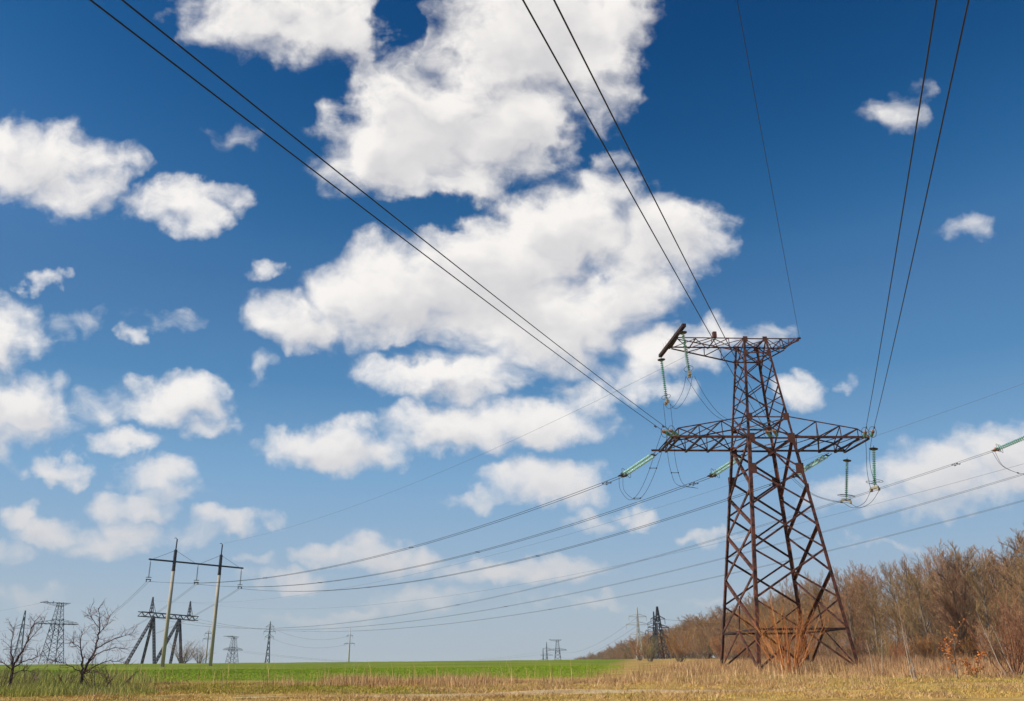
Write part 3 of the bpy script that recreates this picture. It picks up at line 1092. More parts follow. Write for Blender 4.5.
# middle phase: up over the two strings of the jumper beam and down again to the far wires
jumper('pair of jumper wires rising from the crossarm middle to the near jumper string', [ne['middle'], pl(-2.6, -5.5, 20.0), pl(-5.1, -5, 21), pl(-6.4, -4.4, 22.9), pl(-7.35, -3.8, 25.3)],
       [nd['middle'], UX * .25, UX * .28, UX * .3, UX * .4], ())
jumper('pair of jumper wires looping between the two strings of the jumper beam', [pl(-7.4, -3.7, 25.3), pl(-7.4, -2.2, 24.4), pl(-7.6, 0, 23.75), pl(-7.75, 2.2, 23.9), pl(-7.8, 4.0, 24.95)],
       [UX * .3] * 5, ())
jumper('pair of jumper wires dropping from the far jumper string past the crossarm', [pl(-7.78, 4.05, 24.95), pl(-7.7, 4.05, 22.2), pl(-7.65, 4.3, 19.8), pl(-7.3, 4.8, 18.1), pl(-6.5, 6, 17.15), fe['middle'] + (fe['middle'] - far_start['middle']).normalized() * 1.9 + V(0, 0, -.2), fe['middle'] + (fe['middle'] - far_start['middle']).normalized() * 2.2],
       [UX * .35] * 5 + [fd['middle'], fd['middle']], (.5,))
# right phase
jumper('pair of jumper wires dropping from the right crossarm tip to its near string', [ne['right'], pl(7.7, -5.2, 17.7), pl(8.15, -4, 16.3), pl(8.95, -2.9, 14.95)],
       [nd['right'], UX * .15, UX * .2, UX * .38], ())
jumper('pair of jumper wires curving between the two strings below the right crossarm', [pl(8.95, -2.85, 14.85), pl(8.9, -1.2, 14.1), pl(8.75, 1.0, 14.0), pl(8.65, 2.7, 14.75)],
       [UX * .38, UX * .3, UX * .3, UX * .3], ())
jumper('pair of jumper wires from the right far string to the pale string behind the pylon', [pl(8.65, 2.75, 14.75), pl(7.4, 3.5, 15.15), pl(6.3, 4.5, 15.85), pl(5.6, 5.6, 16.9), fe['right']],
       [UX * .3, UX * .2, fd['right'], fd['right'], fd['right']], ())

# ------------------------------------------------------------------ second line: splayed portal, far to the left, and its wires
PL_, PR_ = at_h(141, 614, 20.0), at_h(195.6, 618.5, 20.0)
pdv = PR_ - PL_
plen = pdv.length
prot = math.atan2(pdv.y, pdv.x)
pc = (PL_ + PR_) / 2
gP = ground(pc.x, pc.y)
Q = thing('splayed_portal', 'dark lattice portal on splayed legs behind the concrete H-pole', 'pylon', (pc.x, pc.y, gP), prot)
pz = 20.0 + EYE - gP
inv = Matrix.Rotation(-prot, 3, 'Z')


def qloc(p):
    return inv @ (Vector(p) - V(pc.x, pc.y, gP))


def lattice(mb, p, q, w0, w1, n, r=.05):
    """slender square lattice strut"""
    p, q = Vector(p), Vector(q)
    d = (q - p).normalized()
    x = d.cross(V(0, 1, .01)).normalized()
    y = x.cross(d)
    cor = ((-1, -1), (1, -1), (1, 1), (-1, 1))
    pts = [[p.lerp(q, i / n) + (x * a + y * b) * (w0 + (w1 - w0) * i / n) / 2 for a, b in cor] for i in range(n + 1)]
    for k in range(4):
        mb.bar(pts[0][k], pts[n][k], r * 1.7)
    for i in range(n):
        for k in range(4):
            j = (k + 1) % 4
            a, b = (k, j) if i % 2 else (j, k)
            mb.bar(pts[i][a], pts[i + 1][b], r)


mb = MB()
lattice(mb, (-plen / 2 - .6, 0, pz), (plen / 2 + .6, 0, pz), 1.5, 1.5, 18, .17)
mb.build('crossbeam', M['steel_dark'], Q)
for t, feet in ((.22, (127, 143, 155.7)), (.695, (155.7, 171.5, 182.5))):
    top = V((t - .5) * plen, 0, pz - .5)
    for k, fx in enumerate(feet):
        r = (pc.x ** 2 + pc.y ** 2) ** .5 + (-16, 10, -4)[k]
        d = ray(fx - 1.5, 668)
        g = at_r(fx - 1.5, r)
        mb = MB()
        lattice(mb, qloc(V(g.x, g.y, g.z)), top, .62, .55, 16, .13)
        mb.build('leg', M['steel_dark'], Q)
for t in (.17, .865):
    mb = MB()
    u = (t - .5) * plen
    lattice(mb, (u, 0, pz + .5), (u, 0, pz + 6.2), 1.0, .2, 5, .10)
    mb.bar((u + 2.6, 0, pz + .6), (u, 0, pz + 5.6), .12)
    mb.build('shield_peak', M['steel_dark'], Q)

# its wires run to the next pylon of the same line, beyond the frame among the trees
d0 = ray(993, 451)
ka = 109.08 / math.hypot(d0.x, d0.y)
PA = V(d0.x * ka, d0.y * ka, d0.z * ka + EYE)
STEP = V(11.53, 4.22, 0)
names = ('nearest', 'middle one', 'farthest')
lines2 = ('highest of three long wire pairs passing behind the pylon to the splayed portal',
          'middle of three long wire pairs passing behind the pylon to the splayed portal',
          'lowest of three long wire pairs passing behind the pylon to the splayed portal')
for i, (t, sag) in enumerate(((.0, 10.67), (.5, 10.54), (1.0, 10.68))):
    S0 = PA + STEP * i
    E0 = PL_ + pdv * t
    dh = E0 - S0
    dh.z = 0
    dh.normalize()
    side = V(dh.y, -dh.x, 0)
    cs = [sag_curve(S0 + side * q, E0 + side * q, sag, 70) for q in (-.3, .3)]
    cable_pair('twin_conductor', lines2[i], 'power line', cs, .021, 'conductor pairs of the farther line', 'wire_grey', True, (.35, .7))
    att = S0 - dh * 4.6 + V(0, 0, 1.05)
    if i == 1:
        att_mid, dh_mid = att, dh
    strain(('green double insulator string entering at the right edge above the wood', 'green double string on the middle of the pylon that stands in the wood', 'green double string on the farther arm of the pylon that stands in the wood')[i], att, S0, 'strain strings of the farther line', False, n=17, sep=.62)
    if i == 0:
        cs = [spline([S0 + side * q, S0 - dh * .9 + V(0, 0, -2.0), S0 - dh * 3.2 + V(.6, 0, -3.2), S0 - dh * 7 + V(1.8, 0, -2.6)], 8) for q in (-.26, .26)]
        cs = [[p + side * q for p in c] for c, q in zip(cs, (-.12, .12))]
        cable_pair('jumper_cable', 'pair of jumper wires looping under the green string at the right edge', 'cable', cs, .02, None, 'wire', False, (.5,))
for off, (dx, dy, dz), et, sg, lab in ((0, (9.5, .12, 9.27), .17, 8.83, 'faint thin wire crossing behind the pylon, topmost wire over the wood on the right'),
                                       (1, (22, 8, 4.0), .865, 9.5, 'faint thin wire crossing just under the pair ending at the green string')):
    mb = MB()
    mb.tube(sag_curve(PA + V(dx, dy, dz), PL_ + pdv * et + V(0, 0, 6 if off else 5), sg, 60), .017, 5)
    tag(mb.build('shield_wire', M['wire_grey'], None, True), lab, 'power line')

# the pylon that carries this line on, standing in the wood just beyond the frame
wood_py = copy_tree(pylon)
wr = math.atan2(STEP.y, STEP.x)
ws = 1.2
wood_py.rotation_euler = (0, 0, wr)
wood_py.scale = (-ws, ws, ws)          # built the other way round: its long upper arm points away
wood_py.location = att_mid - V(-math.sin(wr), math.cos(wr), 0) * 2.78 * ws
wood_py.location.z = att_mid.z + .1 - 19.764 * ws
wood_py['label'] = 'rusty red lattice pylon standing inside the wood beyond the green string'
wood_py['group'] = 'pylons of the wide crossarm kind'

# ------------------------------------------------------------------ more pylons of the same build, far off
far_py = copy_tree(pylon)
pb = at_h(57.2, 624.2, 19.764 + 4.0)
far_py.location = (pb.x, pb.y, EYE + 4.0)
far_py.rotation_euler = (0, 0, .82)
far_py['label'] = 'dark lattice pylon seen between the two small bare trees on the left'
far_py['group'] = 'pylons of the wide crossarm kind'
p2 = copy_tree(pylon)
b2 = at_h(233.0, 650, 19.764 - 2.4)
p2.location = (b2.x, b2.y, EYE - 2.4)
p2.rotation_euler = (0, 0, 1.24)
p2['label'] = 'small dark pylon on the field skyline just right of the H-pole'
p2['group'] = 'pylons of the wide crossarm kind'
p3 = copy_tree(pylon)
b3 = at_h(557.6, 650.3, 19.764 - 1.4)
p3.location = (b3.x, b3.y, EYE - 1.4)
p3.rotation_euler = (0, 0, .05)
p3['label'] = 'small dark pylon on the skyline at the far end of the wood'
p3['group'] = 'pylons of the wide crossarm kind'
pylon['group'] = 'pylons of the wide crossarm kind'
dark_copy = {}
for root in (far_py, p2, p3):
    stack = list(root.children)
    while stack:
        c = stack.pop()
        stack += list(c.children)
        if c.type == 'MESH':
            key = c.data.name
            if key not in dark_copy:
                me = c.data.copy()
                me.materials.clear()
                me.materials.append(M['steel_dark'])
                dark_copy[key] = me
            c.data = dark_copy[key]


def on_far(root, u, v, z):
    c, s = math.cos(root.rotation_euler.z), math.sin(root.rotation_euler.z)
    return V(root.location.x + u * c - v * s, root.location.y + u * s + v * c, root.location.z + z)


# spans from the H-pole on to the left pylon
for i, (E0, u) in enumerate(zip(hs_end, (-9.2, 0, 9.2))):
    T0 = on_far(far_py, u, -2.8, 19.6)
    dh = (T0 - E0)
    dh.z = 0
    dh.normalize()
    side = V(dh.y, -dh.x, 0)
    cs = [sag_curve(E0 + side * q, T0 + side * q, 9.0, 50) for q in (-.2, .2)]
    cable_pair('twin_conductor', 'pair of wires dropping leftwards from the %s string of the H-pole' % ('left', 'middle', 'right')[i], 'power line', cs, .026,
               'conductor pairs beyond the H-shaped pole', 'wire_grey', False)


def peak_pylon(label, base, rz, h, wb, arms, matk, r=.09, group=None):
    """narrow tapering lattice mast with pairs of arms"""
    o = thing('lattice_mast', label, 'pylon', base, rz, group)
    zs = [-1.0]
    n = 11
    def hw(z):
        t = z / h
        return (wb / 2) * (1 - t / .62 * .72) if t < .62 else (wb / 2) * .28 * (1 - (t - .62) / .38 * .85)
    lv = [h * (1 - (1 - i / n) ** 1.15) for i in range(n + 1)]
    lv[0] = -1
    cor = ((-1, -1), (1, -1), (1, 1), (-1, 1))
    for k, (a, b) in enumerate(cor):
        mb = MB()
        for z0, z1 in zip(lv[:-1], lv[1:]):
            mb.bar((a * hw(z0), b * hw(z0), z0), (a * hw(z1), b * hw(z1), z1), r * 1.7)
        mb.build('leg', M[matk], o)
    mb = MB()
    for z0, z1 in zip(lv[:-1], lv[1:]):
        for k in range(4):
            (a, b), (c, d) = cor[k], cor[(k + 1) % 4]
            mb.bar((a * hw(z0), b * hw(z0), z0), (c * hw(z1), d * hw(z1), z1), r)
            mb.bar((c * hw(z0), d * hw(z0), z0), (a * hw(z1), b * hw(z1), z1), r)
    mb.build('bracing', M[matk], o)
    for t, L in arms:
        z = h * t
        w = hw(z)
        mb = MB()
        for s in (-1, 1):
            for b in (-1, 1):
                mb.bar((s * w, b * w, z), (s * L, 0, z + .1), r * 1.3)
                mb.bar((s * w, b * w, z + h * .045), (s * L, 0, z + .15), r)
            mb.bar((s * L, 0, z + .1), (s * L, 0, z - 1.3), .1)
        mb.build('crossarm', M[matk], o)
    return o


def skyline(px, py_top, r, h):
    """base so that a mast of height h standing at range r tops out on that bearing"""
    d = ray(px, py_top)
    k = r / math.hypot(d.x, d.y)
    return V(d.x * k, d.y * k, d.z * k + EYE - h)


m_a = peak_pylon('pale steel lattice mast rising from the far wood, left of the dark one', skyline(637, 607.5, 300, 20.7), .15, 20.7, 2.7, ((.60, 2.8), (.74, 3.9), (.86, 2.9)), 'steel_pale', .10)
m_b = peak_pylon('dark lattice mast with a broad base in front of the far wood', skyline(657.0, 606.5, 262, 19.0), .25, 19.0, 6.0, ((.56, 2.6), (.70, 3.1), (.82, 2.1)), 'steel_dark', .11)
m_b2 = peak_pylon('slim dark lattice mast half hidden behind the broad based dark mast', skyline(653.5, 611.5, 290, 19.5), .2, 19.5, 3.6, ((.58, 2.2), (.70, 3.0), (.82, 2.1)), 'steel_dark', .07)
m_c = peak_pylon('grey lattice mast on the skyline between the H-pole and the white pole', skyline(270.5, 621.5, 500, 30), .1, 30, 3.4, ((.74, 2.2), (.83, 3.0), (.91, 2.0)), 'steel_blue', .15)
m_d = peak_pylon('faint grey lattice mast behind the leftmost small bare tree', skyline(25.5, 610.5, 470, 38), .3, 38, 7.0, ((.56, 6.2), (.80, 4.0)), 'steel_blue', .12)
m_e = peak_pylon('tiny grey mast on the skyline, taller of the two beside the far pylon', skyline(546.5, 642, 900, 32), .1, 32, 4.0, ((.62, 6.0), (.8, 3.5)), 'steel_blue', .2)
m_f = peak_pylon('tiny grey mast on the skyline, shorter of the two beside the far pylon', skyline(543.0, 648.2, 950, 28), .1, 28, 3.6, ((.58, 5.5),), 'steel_blue', .2)


def pole_mast(label, base, rz, h, rb, matk, arms):
    o = thing('pole_mast', label, 'utility pole', base, rz)
    mb = MB()
    mb.lathe([(rb, -1.0), (rb * .6, h * .8), (rb * .25, h)], 10)
    mb.build('pole', M[matk], o, True)
    for t, L in arms:
        mb = MB()
        mb.bar((-L, 0, h * t), (L, 0, h * t), .16, .2)
        mb.bar((-L, 0, h * t), (0, 0, h * t + 1.0), .08)
        mb.bar((L, 0, h * t), (0, 0, h * t + 1.0), .08)
        for s in (-1, 1):
            mb.bar((s * L, 0, h * t), (s * L, 0, h * t - 1.2), .1)
        mb.build('crossarm', M['steel_blue'], o)
    return o


w_p = pole_mast('slim white pole with short crossarms standing on the field skyline', skyline(350.3, 628, 480, 27), .2, 27, .52, 'steel_pale', ((.72, 2.6), (.86, 1.5)))
s_p = pole_mast('thin grey pole close beside the right leg of the H-pole', skyline(209.3, 626.5, 400, 22), .5, 22, .34, 'concrete', ((.78, 2.0), (.88, 1.4)))

# far wires, each set of three between the masts
def far_wires(a, b, zs, ha, hb, sag, lab, group):
    for k, (za, zb) in enumerate(zs):
        S0, E0 = Vector(a.location) + V(0, 0, za * ha), Vector(b.location) + V(0, 0, zb * hb)
        mb = MB()
        mb.tube(sag_curve(S0, E0, sag + .3 * k, 40), .034, 4)
        tag(mb.build('far_wire', M['wire_grey'], None, True), lab % ('lowest', 'middle', 'upper')[k], 'power line', group)


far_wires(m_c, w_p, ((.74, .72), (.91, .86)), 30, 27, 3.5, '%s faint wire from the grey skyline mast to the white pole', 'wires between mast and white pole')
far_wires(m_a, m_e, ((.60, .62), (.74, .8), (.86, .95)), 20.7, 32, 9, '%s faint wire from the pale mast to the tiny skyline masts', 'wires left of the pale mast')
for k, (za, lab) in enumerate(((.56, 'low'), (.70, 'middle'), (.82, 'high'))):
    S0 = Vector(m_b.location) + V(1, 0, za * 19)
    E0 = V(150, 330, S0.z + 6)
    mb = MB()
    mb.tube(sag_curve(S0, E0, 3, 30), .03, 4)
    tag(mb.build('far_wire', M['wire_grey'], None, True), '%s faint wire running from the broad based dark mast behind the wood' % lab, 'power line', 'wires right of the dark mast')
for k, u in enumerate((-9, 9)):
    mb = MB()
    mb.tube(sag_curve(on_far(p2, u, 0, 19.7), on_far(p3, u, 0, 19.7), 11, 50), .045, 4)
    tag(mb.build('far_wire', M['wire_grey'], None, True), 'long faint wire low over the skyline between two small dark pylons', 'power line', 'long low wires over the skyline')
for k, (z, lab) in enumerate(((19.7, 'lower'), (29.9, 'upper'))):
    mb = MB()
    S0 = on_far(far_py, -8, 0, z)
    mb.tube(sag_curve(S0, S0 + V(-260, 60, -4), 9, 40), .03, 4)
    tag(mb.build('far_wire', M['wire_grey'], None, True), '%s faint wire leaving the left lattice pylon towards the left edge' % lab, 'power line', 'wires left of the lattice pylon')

# ------------------------------------------------------------------ trees and bushes
class Plant:
    """grows a bare plant: tapered limbs as tubes, fine twigs as thin ribbons"""
    def __init__(self, seed):
        self.r = random.Random(seed)
        self.wood = MB()
        self.tv, self.tf = [], []
        self.lv, self.lf = [], []

    def ribbon(self, pts, w):
        r = self.r
        n0 = len(self.tv)
        d = (pts[-1] - pts[0])
        x = d.cross(V(r.uniform(-1, 1), r.uniform(-1, 1), r.uniform(-1, 1)))
        if x.length < 1e-6:
            x = V(1, 0, 0)
        x.normalize()
        n = len(pts)
        for i, p in enumerate(pts):
            k = w * (1 - .75 * i / (n - 1)) / 2
            self.tv += [p - x * k, p + x * k]
        for i in range(n - 1):
            a = n0 + 2 * i
            self.tf.append((a, a + 1, a + 3, a + 2))

    def leaf(self, p, s):
        r = self.r
        a = V(r.gauss(0, 1), r.gauss(0, 1), r.gauss(0, 1)).normalized()
        b = a.cross(V(r.gauss(0, 1), r.gauss(0, 1), r.gauss(0, 1))).normalized()
        n0 = len(self.lv)
        self.lv += [p, p + (a * .5 + b * .35) * s, p + a * s, p + (a * .5 - b * .35) * s]
        self.lf.append((n0, n0 + 1, n0 + 2, n0 + 3))

    def path(self, p, d, L, n, wob, up, droop=0.0):
        pts = [Vector(p)]
        d = Vector(d).normalized()
        r = self.r
        for i in range(n):
            d = d + V(r.gauss(0, wob), r.gauss(0, wob), r.gauss(0, wob) + up / n - droop * i / n / n)
            d.normalize()
            pts.append(pts[-1] + d * (L / n))
        return pts

    def side(self, d, ang):
        r = self.r
        x = d.cross(V(r.gauss(0, 1), r.gauss(0, 1), r.gauss(0, 1))).normalized()
        return (d * math.cos(ang) + x * math.sin(ang)).normalized()

    def branch(self, p, d, L, rad, lev, cfg):
        c = cfg[lev]
        r = self.r
        n = c.get('seg', 4)
        pts = self.path(p, d, L, n, c['wob'], c['up'], c.get('droop', 0))
        if c.get('rib'):
            self.ribbon(pts, rad * 2)
        else:
            tip = c.get('tip', .25)
            self.wood.tube(pts, [rad * (1 - (1 - tip) * i / n) for i in range(n + 1)], c.get('sides', 5), caps=False)
        if lev + 1 >= len(cfg):
            if c.get('leaf'):
                for _ in range(c['leaf']):
                    self.leaf(pts[r.randint(1, n)] + V(r.gauss(0, .05), r.gauss(0, .05), r.gauss(0, .05)), c.get('leafsize', .12))
            return
        k = cfg[lev + 1]
        cnt = k['n'] if isinstance(k['n'], int) else r.randint(*k['n'])
        lo = k.get('from', .2)
        for i in range(cnt):
            t = lo + (1 - lo) * ((i + r.random()) / cnt) ** k.get('pow', 1.0)
            t = min(t, .999)
            j = int(t * n)
            q = pts[j].lerp(pts[j + 1], t * n - j)
            dd = (pts[j + 1] - pts[j]).normalized()
            ll = L * k['len'] * r.uniform(.6, 1.15) * (1 - k.get('short', .45) * t)
            self.branch(q, self.side(dd, r.uniform(*k['ang'])), ll, max(k.get('rmin', .008), rad * k['rad'] * (1 - .5 * t)), lev + 1, cfg)

    def build(self, root, bark, twig, leafmat=None, trunkname='trunk', crownname='crown'):
        if self.wood.v:
            self.wood.build(trunkname, bark, root, True)
        if self.tf:
            tris(crownname, np.array([tuple(v) for v in self.tv]), np.array(self.tf), twig, root)
        if self.lf:
            tris('leaves', np.array([tuple(v) for v in self.lv]), np.array(self.lf), leafmat, root)


def forest_cfg(k):
    return [dict(seg=9, wob=.04, up=.15, tip=.10, sides=6),
            dict(n=(24, 30), len=.56, ang=(.4, 1.05), rad=.30, wob=.06, up=.5, seg=5, sides=4, tip=.2, short=.62, **{'from': .10}),
            dict(n=(9, 12), len=.50, ang=(.3, .8), rad=.40, wob=.06, up=.45, seg=4, sides=3, tip=.3, rmin=.011, short=.4, **{'from': .10}),
            dict(n=(7, 9), len=.55, ang=(.25, .65), rad=.5, wob=.07, up=.4, seg=3, rib=True, rmin=.011, short=.3, **{'from': .12}),
            dict(n=(4, 5), len=.60, ang=(.25, .65), rad=.6, wob=.08, up=.3, seg=2, rib=True, rmin=.009, **{'from': .15})]


protos = []
for k in range(7):
    P = Plant(100 + k)
    h = 12.0
    P.branch(V(0, 0, -.3), V(P.r.uniform(-.08, .08), P.r.uniform(-.08, .08), 1), h, .17 + .02 * (k % 3), 0, forest_cfg(k))
    t = thing('bare_tree', 'x', 'tree')
    P.build(t, M['bark'], M['twig'])
    protos.append(t)
used = [False] * len(protos)
rf = random.Random(77)


def edge_x(y):
    return float(np.interp(y, [40, 80, 118, 194, 285, 700], [42.5, 42.5, 43.0, 47, 52, 62]))


GROUPS = [(110, 'bare reddish brown tree in the tall near end of the wood', 'bare trees of the near wood'),
          (230, 'bare brown tree in the middle of the wood, behind the rusty pylon', 'bare trees of the middle wood'),
          (2000, 'small looking bare tree in the far low end of the wood', 'bare trees of the far wood')]
n_tree = 0
y = 58.0
while y < 1000:
    step = 4.4 + max(0, y - 90) * .022
    rows = 5 if y < 140 else (3 if y < 260 else 2)
    for rw in range(rows):
        x = edge_x(y) + rw * (4.6 + y * .006) + rf.uniform(-1.6, 1.6)
        yy = y + rf.uniform(-.5, .5) * step
        if x > .66 * yy + 4:
            continue
        i = rf.randrange(len(protos))
        hgt = rf.uniform(.80, 1.0) * (.94 if yy < 110 else 1.0) * (.86 if rw == 0 else 1.0)
        if yy > 330:
            hgt *= .92
        o = protos[i] if not used[i] else copy_tree(protos[i])
        used[i] = True
        o.location = (x, yy, ground(x, yy))
        o.rotation_euler = (rf.uniform(-.1, .1), rf.uniform(-.1, .1), rf.uniform(0, 6.28))
        w = hgt * rf.uniform(.95, 1.25) * (1.0 if yy < 150 else min(1.9, yy / 150))
        o.scale = (w, w, hgt)
        for lim, lab, grp in GROUPS:
            if yy < lim:
                tag(o, lab, 'tree', grp)
                break
        n_tree += 1
    y += step


def shrub(seed, h, stems, spread, bark, twig, fine=1.0, leaf=0, leafmat=None, leafsize=.1, droop=0.0, up=.35):
    P = Plant(seed)
    cfg = [dict(seg=5, wob=.06, up=up, tip=.25, sides=4),
           dict(n=(int(7 * fine), int(10 * fine)), len=.42, ang=(.25, .75), rad=.45, wob=.1, up=.35, seg=3, rib=True, rmin=.010, **{'from': .18}),
           dict(n=(4, 6), len=.45, ang=(.25, .8), rad=.6, wob=.12, up=.2, seg=3, rib=True, rmin=.008, leaf=0, **{'from': .1}),
           dict(n=(2, 3), len=.5, ang=(.25, .8), rad=.7, wob=.12, up=.2, seg=2, rib=True, rmin=.006, leaf=leaf, leafsize=leafsize, **{'from': .2})]
    for i in range(stems):
        a = P.r.uniform(0, 6.283)
        s = P.r.uniform(.05, spread)
        d = V(math.cos(a) * s, math.sin(a) * s, 1)
        b = V(math.cos(a), math.sin(a), 0) * P.r.uniform(0, .35 * spread * h * .3)
        P.branch(b - V(0, 0, .15), d, h * P.r.uniform(.65, 1.0), .018 + .004 * h, 0, cfg)
    return P


# low bushes along the foot of the wood
bp = []
for k, (tw, hh) in enumerate((('twig', 3.4), ('twig_tan', 2.8), ('twig', 4.4), ('twig_red', 2.8), ('twig_green', 2.8))):
    t = thing('bush', 'x', 'bush')
    shrub(300 + k, hh, 22, .8, None, None, 1.0).build(t, M['bark'], M[tw], None, 'stems', 'twigs')
    bp.append(t)
BL = ['brown twiggy bush at the foot of the wood', 'tan twiggy bush at the foot of the wood', 'tall brown bush at the foot of the wood', 'reddish bush at the foot of the wood', 'yellowish green budding bush at the foot of the wood']
bu = [False] * 5
y = 60.0
rb = random.Random(5)
while y < 640:
    for q in range(3 if y < 130 else 2):
        x = edge_x(y) - 1.5 + rb.uniform(-2.2, 2.2) + q * 2.2
        yy = y + rb.uniform(-1, 1)
        i = rb.choices(range(5), (5, 4, 4, .5, .5 if y > 140 else .2))[0]
        if x > .66 * yy + 3:
            continue
        o = bp[i] if not bu[i] else copy_tree(bp[i])
        bu[i] = True
        s = rb.uniform(.7, 1.25) * (1 if yy < 130 else min(1.8, yy / 130))
        o.location = (x, yy, ground(x, yy))
        o.rotation_euler = (0, 0, rb.uniform(0, 6.28))
        o.scale = (s, s, s * rb.uniform(.8, 1.1))
        tag(o, BL[i], 'bush', 'bushes at the foot of the wood, ' + ('brown', 'tan', 'tall brown', 'reddish', 'greenish')[i])
    y += 2.6 + max(0, y - 90) * .022
for i in range(5):
    if not bu[i]:
        bp[i].location = (edge_x(150) - 3 + i, 150 + 3 * i, ground(edge_x(150), 150))
        tag(bp[i], BL[i], 'bush')


def place(o, px, r, rz=0.0, s=1.0):
    p = at_r(px, r)
    o.location = p
    o.rotation_euler = (0, 0, rz)
    o.scale = (s, s, s)
    return o


# the big tan willow bush standing in front of the pylon's legs
t = thing('willow_bush', 'big tan willow bush growing among the legs of the rusty pylon', 'bush')
shrub(411, 6.0, 26, 1.05, None, None, .9, up=.25).build(t, M['twig_tan'], M['twig_tan'], None, 'stems', 'twigs')
place(t, 789, 74.5)
t = thing('willow_bush', 'orange brown bush behind the legs of the rusty pylon', 'bush')
shrub(412, 5.6, 20, .85, None, None, 1.0).build(t, M['twig_tan'], M['twig_tan'], None, 'stems', 'twigs')
place(t, 776, 92)
# yellow green bushes by the far masts
for i, (px, r, s, lab) in enumerate(((651, 190, 1.25, 'yellow green budding bush at the foot of the broad based dark mast'), (681, 165, 1.35, 'pale tan round bush between the dark mast and the rusty pylon'), (640, 215, 1.3, 'orange tan bush at the foot of the pale mast'))):
    t = thing('willow_bush', lab, 'bush')
    shrub(420 + i, 4.2, 22, .8, None, None, 1.0).build(t, M['bark'], M[('twig_green', 'twig_tan', 'twig_tan')[i]], None, 'stems', 'twigs')
    place(t, px, r, 0, s)
# bushes on the skyline under the splayed portal
for i, (px, r, s, lab) in enumerate(((182, 300, 1.5, 'brown bush on the skyline under the right legs of the splayed portal'), (199, 305, 1.05, 'low brown bush on the skyline between the portal and the second pole'))):
    t = copy_tree(bp[2])
    tag(t, lab, 'bush')
    t['group'] = 'bushes under the splayed portal'
    place(t, px, r, 1.0 + i, s)
    t.scale = (s * 1.9, s * 1.9, s)
# red osier thicket at the right edge
for i, (px, r, s) in enumerate(((1012, 70, 1.35), (1034, 72, 1.5))):
    t = thing('osier_bush', ('orange red osier bush near the right edge of the wood', 'orange red osier bush cut by the right picture edge')[i], 'bush')
    shrub(440 + i, 3.7, 20, .9, None, None, 1.0).build(t, M['twig_red'], M['twig_red'], None, 'stems', 'twigs')
    place(t, px, r, 0, s)


# young birches: clumps of thin white stems
def birch(label, px, r, stems, seed):
    P = Plant(seed)
    t = thing('young_birch', label, 'tree')
    cfg = [dict(seg=8, wob=.045, up=.05, tip=.15, sides=5),
           dict(n=(14, 18), len=.3, ang=(.3, .7), rad=.3, wob=.08, up=.3, seg=3, rib=True, rmin=.008, **{'from': .35}),
           dict(n=(4, 6), len=.5, ang=(.3, .7), rad=.6, wob=.1, up=.0, seg=2, rib=True, rmin=.006, **{'from': .2})]
    for dx, lx, ly, h in stems:
        P.branch(V(dx, 0, -.2), V(lx, ly, 1), h * .88, .036, 0, cfg)
    P.build(t, M['bark_birch'], M['twig'])
    place(t, px, r)


birch('clump of thin white birch stems standing before the wood, left of the orange sapling', 911, 64, ((0, -.13, 0, 5.4), (.12, -.10, 0, 4.8), (.3, -.16, .1, 3.6)), 501)
birch('leaning white birch stem before the orange red osier bushes', 1006, 68, ((0, -.42, 0, 5.2), (.5, -.28, .1, 4.0)), 502)
birch('thin pale saplings behind the dry grass, right of the pylon foot', 878, 72, ((-.4, -.1, 0, 3.0), (.2, .03, 0, 3.3)), 503)
# sapling that kept its withered orange leaves
t = thing('leafy_sapling', 'young tree with withered orange leaves in front of the wood', 'tree')
P = Plant(520)
cfg = [dict(seg=6, wob=.07, up=.1, tip=.2, sides=5),
       dict(n=(13, 15), len=.40, ang=(.5, 1.0), rad=.4, wob=.1, up=.15, seg=3, rib=True, rmin=.012, **{'from': .18}),
       dict(n=(4, 5), len=.45, ang=(.4, .9), rad=.6, wob=.1, up=0, seg=2, rib=True, rmin=.008, leaf=2, leafsize=.12, **{'from': .2})]
P.branch(V(0, 0, -.1), V(.05, 0, 1), 3.2, .05, 0, cfg)
P.branch(V(.15, 0, -.1), V(-.3, .1, 1), 2.3, .04, 0, cfg)
P.build(t, M['bark'], M['twig'], M['leaf_orange'])
place(t, 955, 65)
t = thing('leafy_sapling', 'low sprig with withered orange leaves right of the orange sapling', 'tree')
P = Plant(521)
P.branch(V(0, 0, -.1), V(.1, 0, 1), 1.7, .03, 0, cfg)
P.branch(V(0, 0, -.1), V(-.5, 0, 1), 1.3, .03, 0, cfg)
P.build(t, M['bark'], M['twig'], M['leaf_orange'])
place(t, 974, 66)


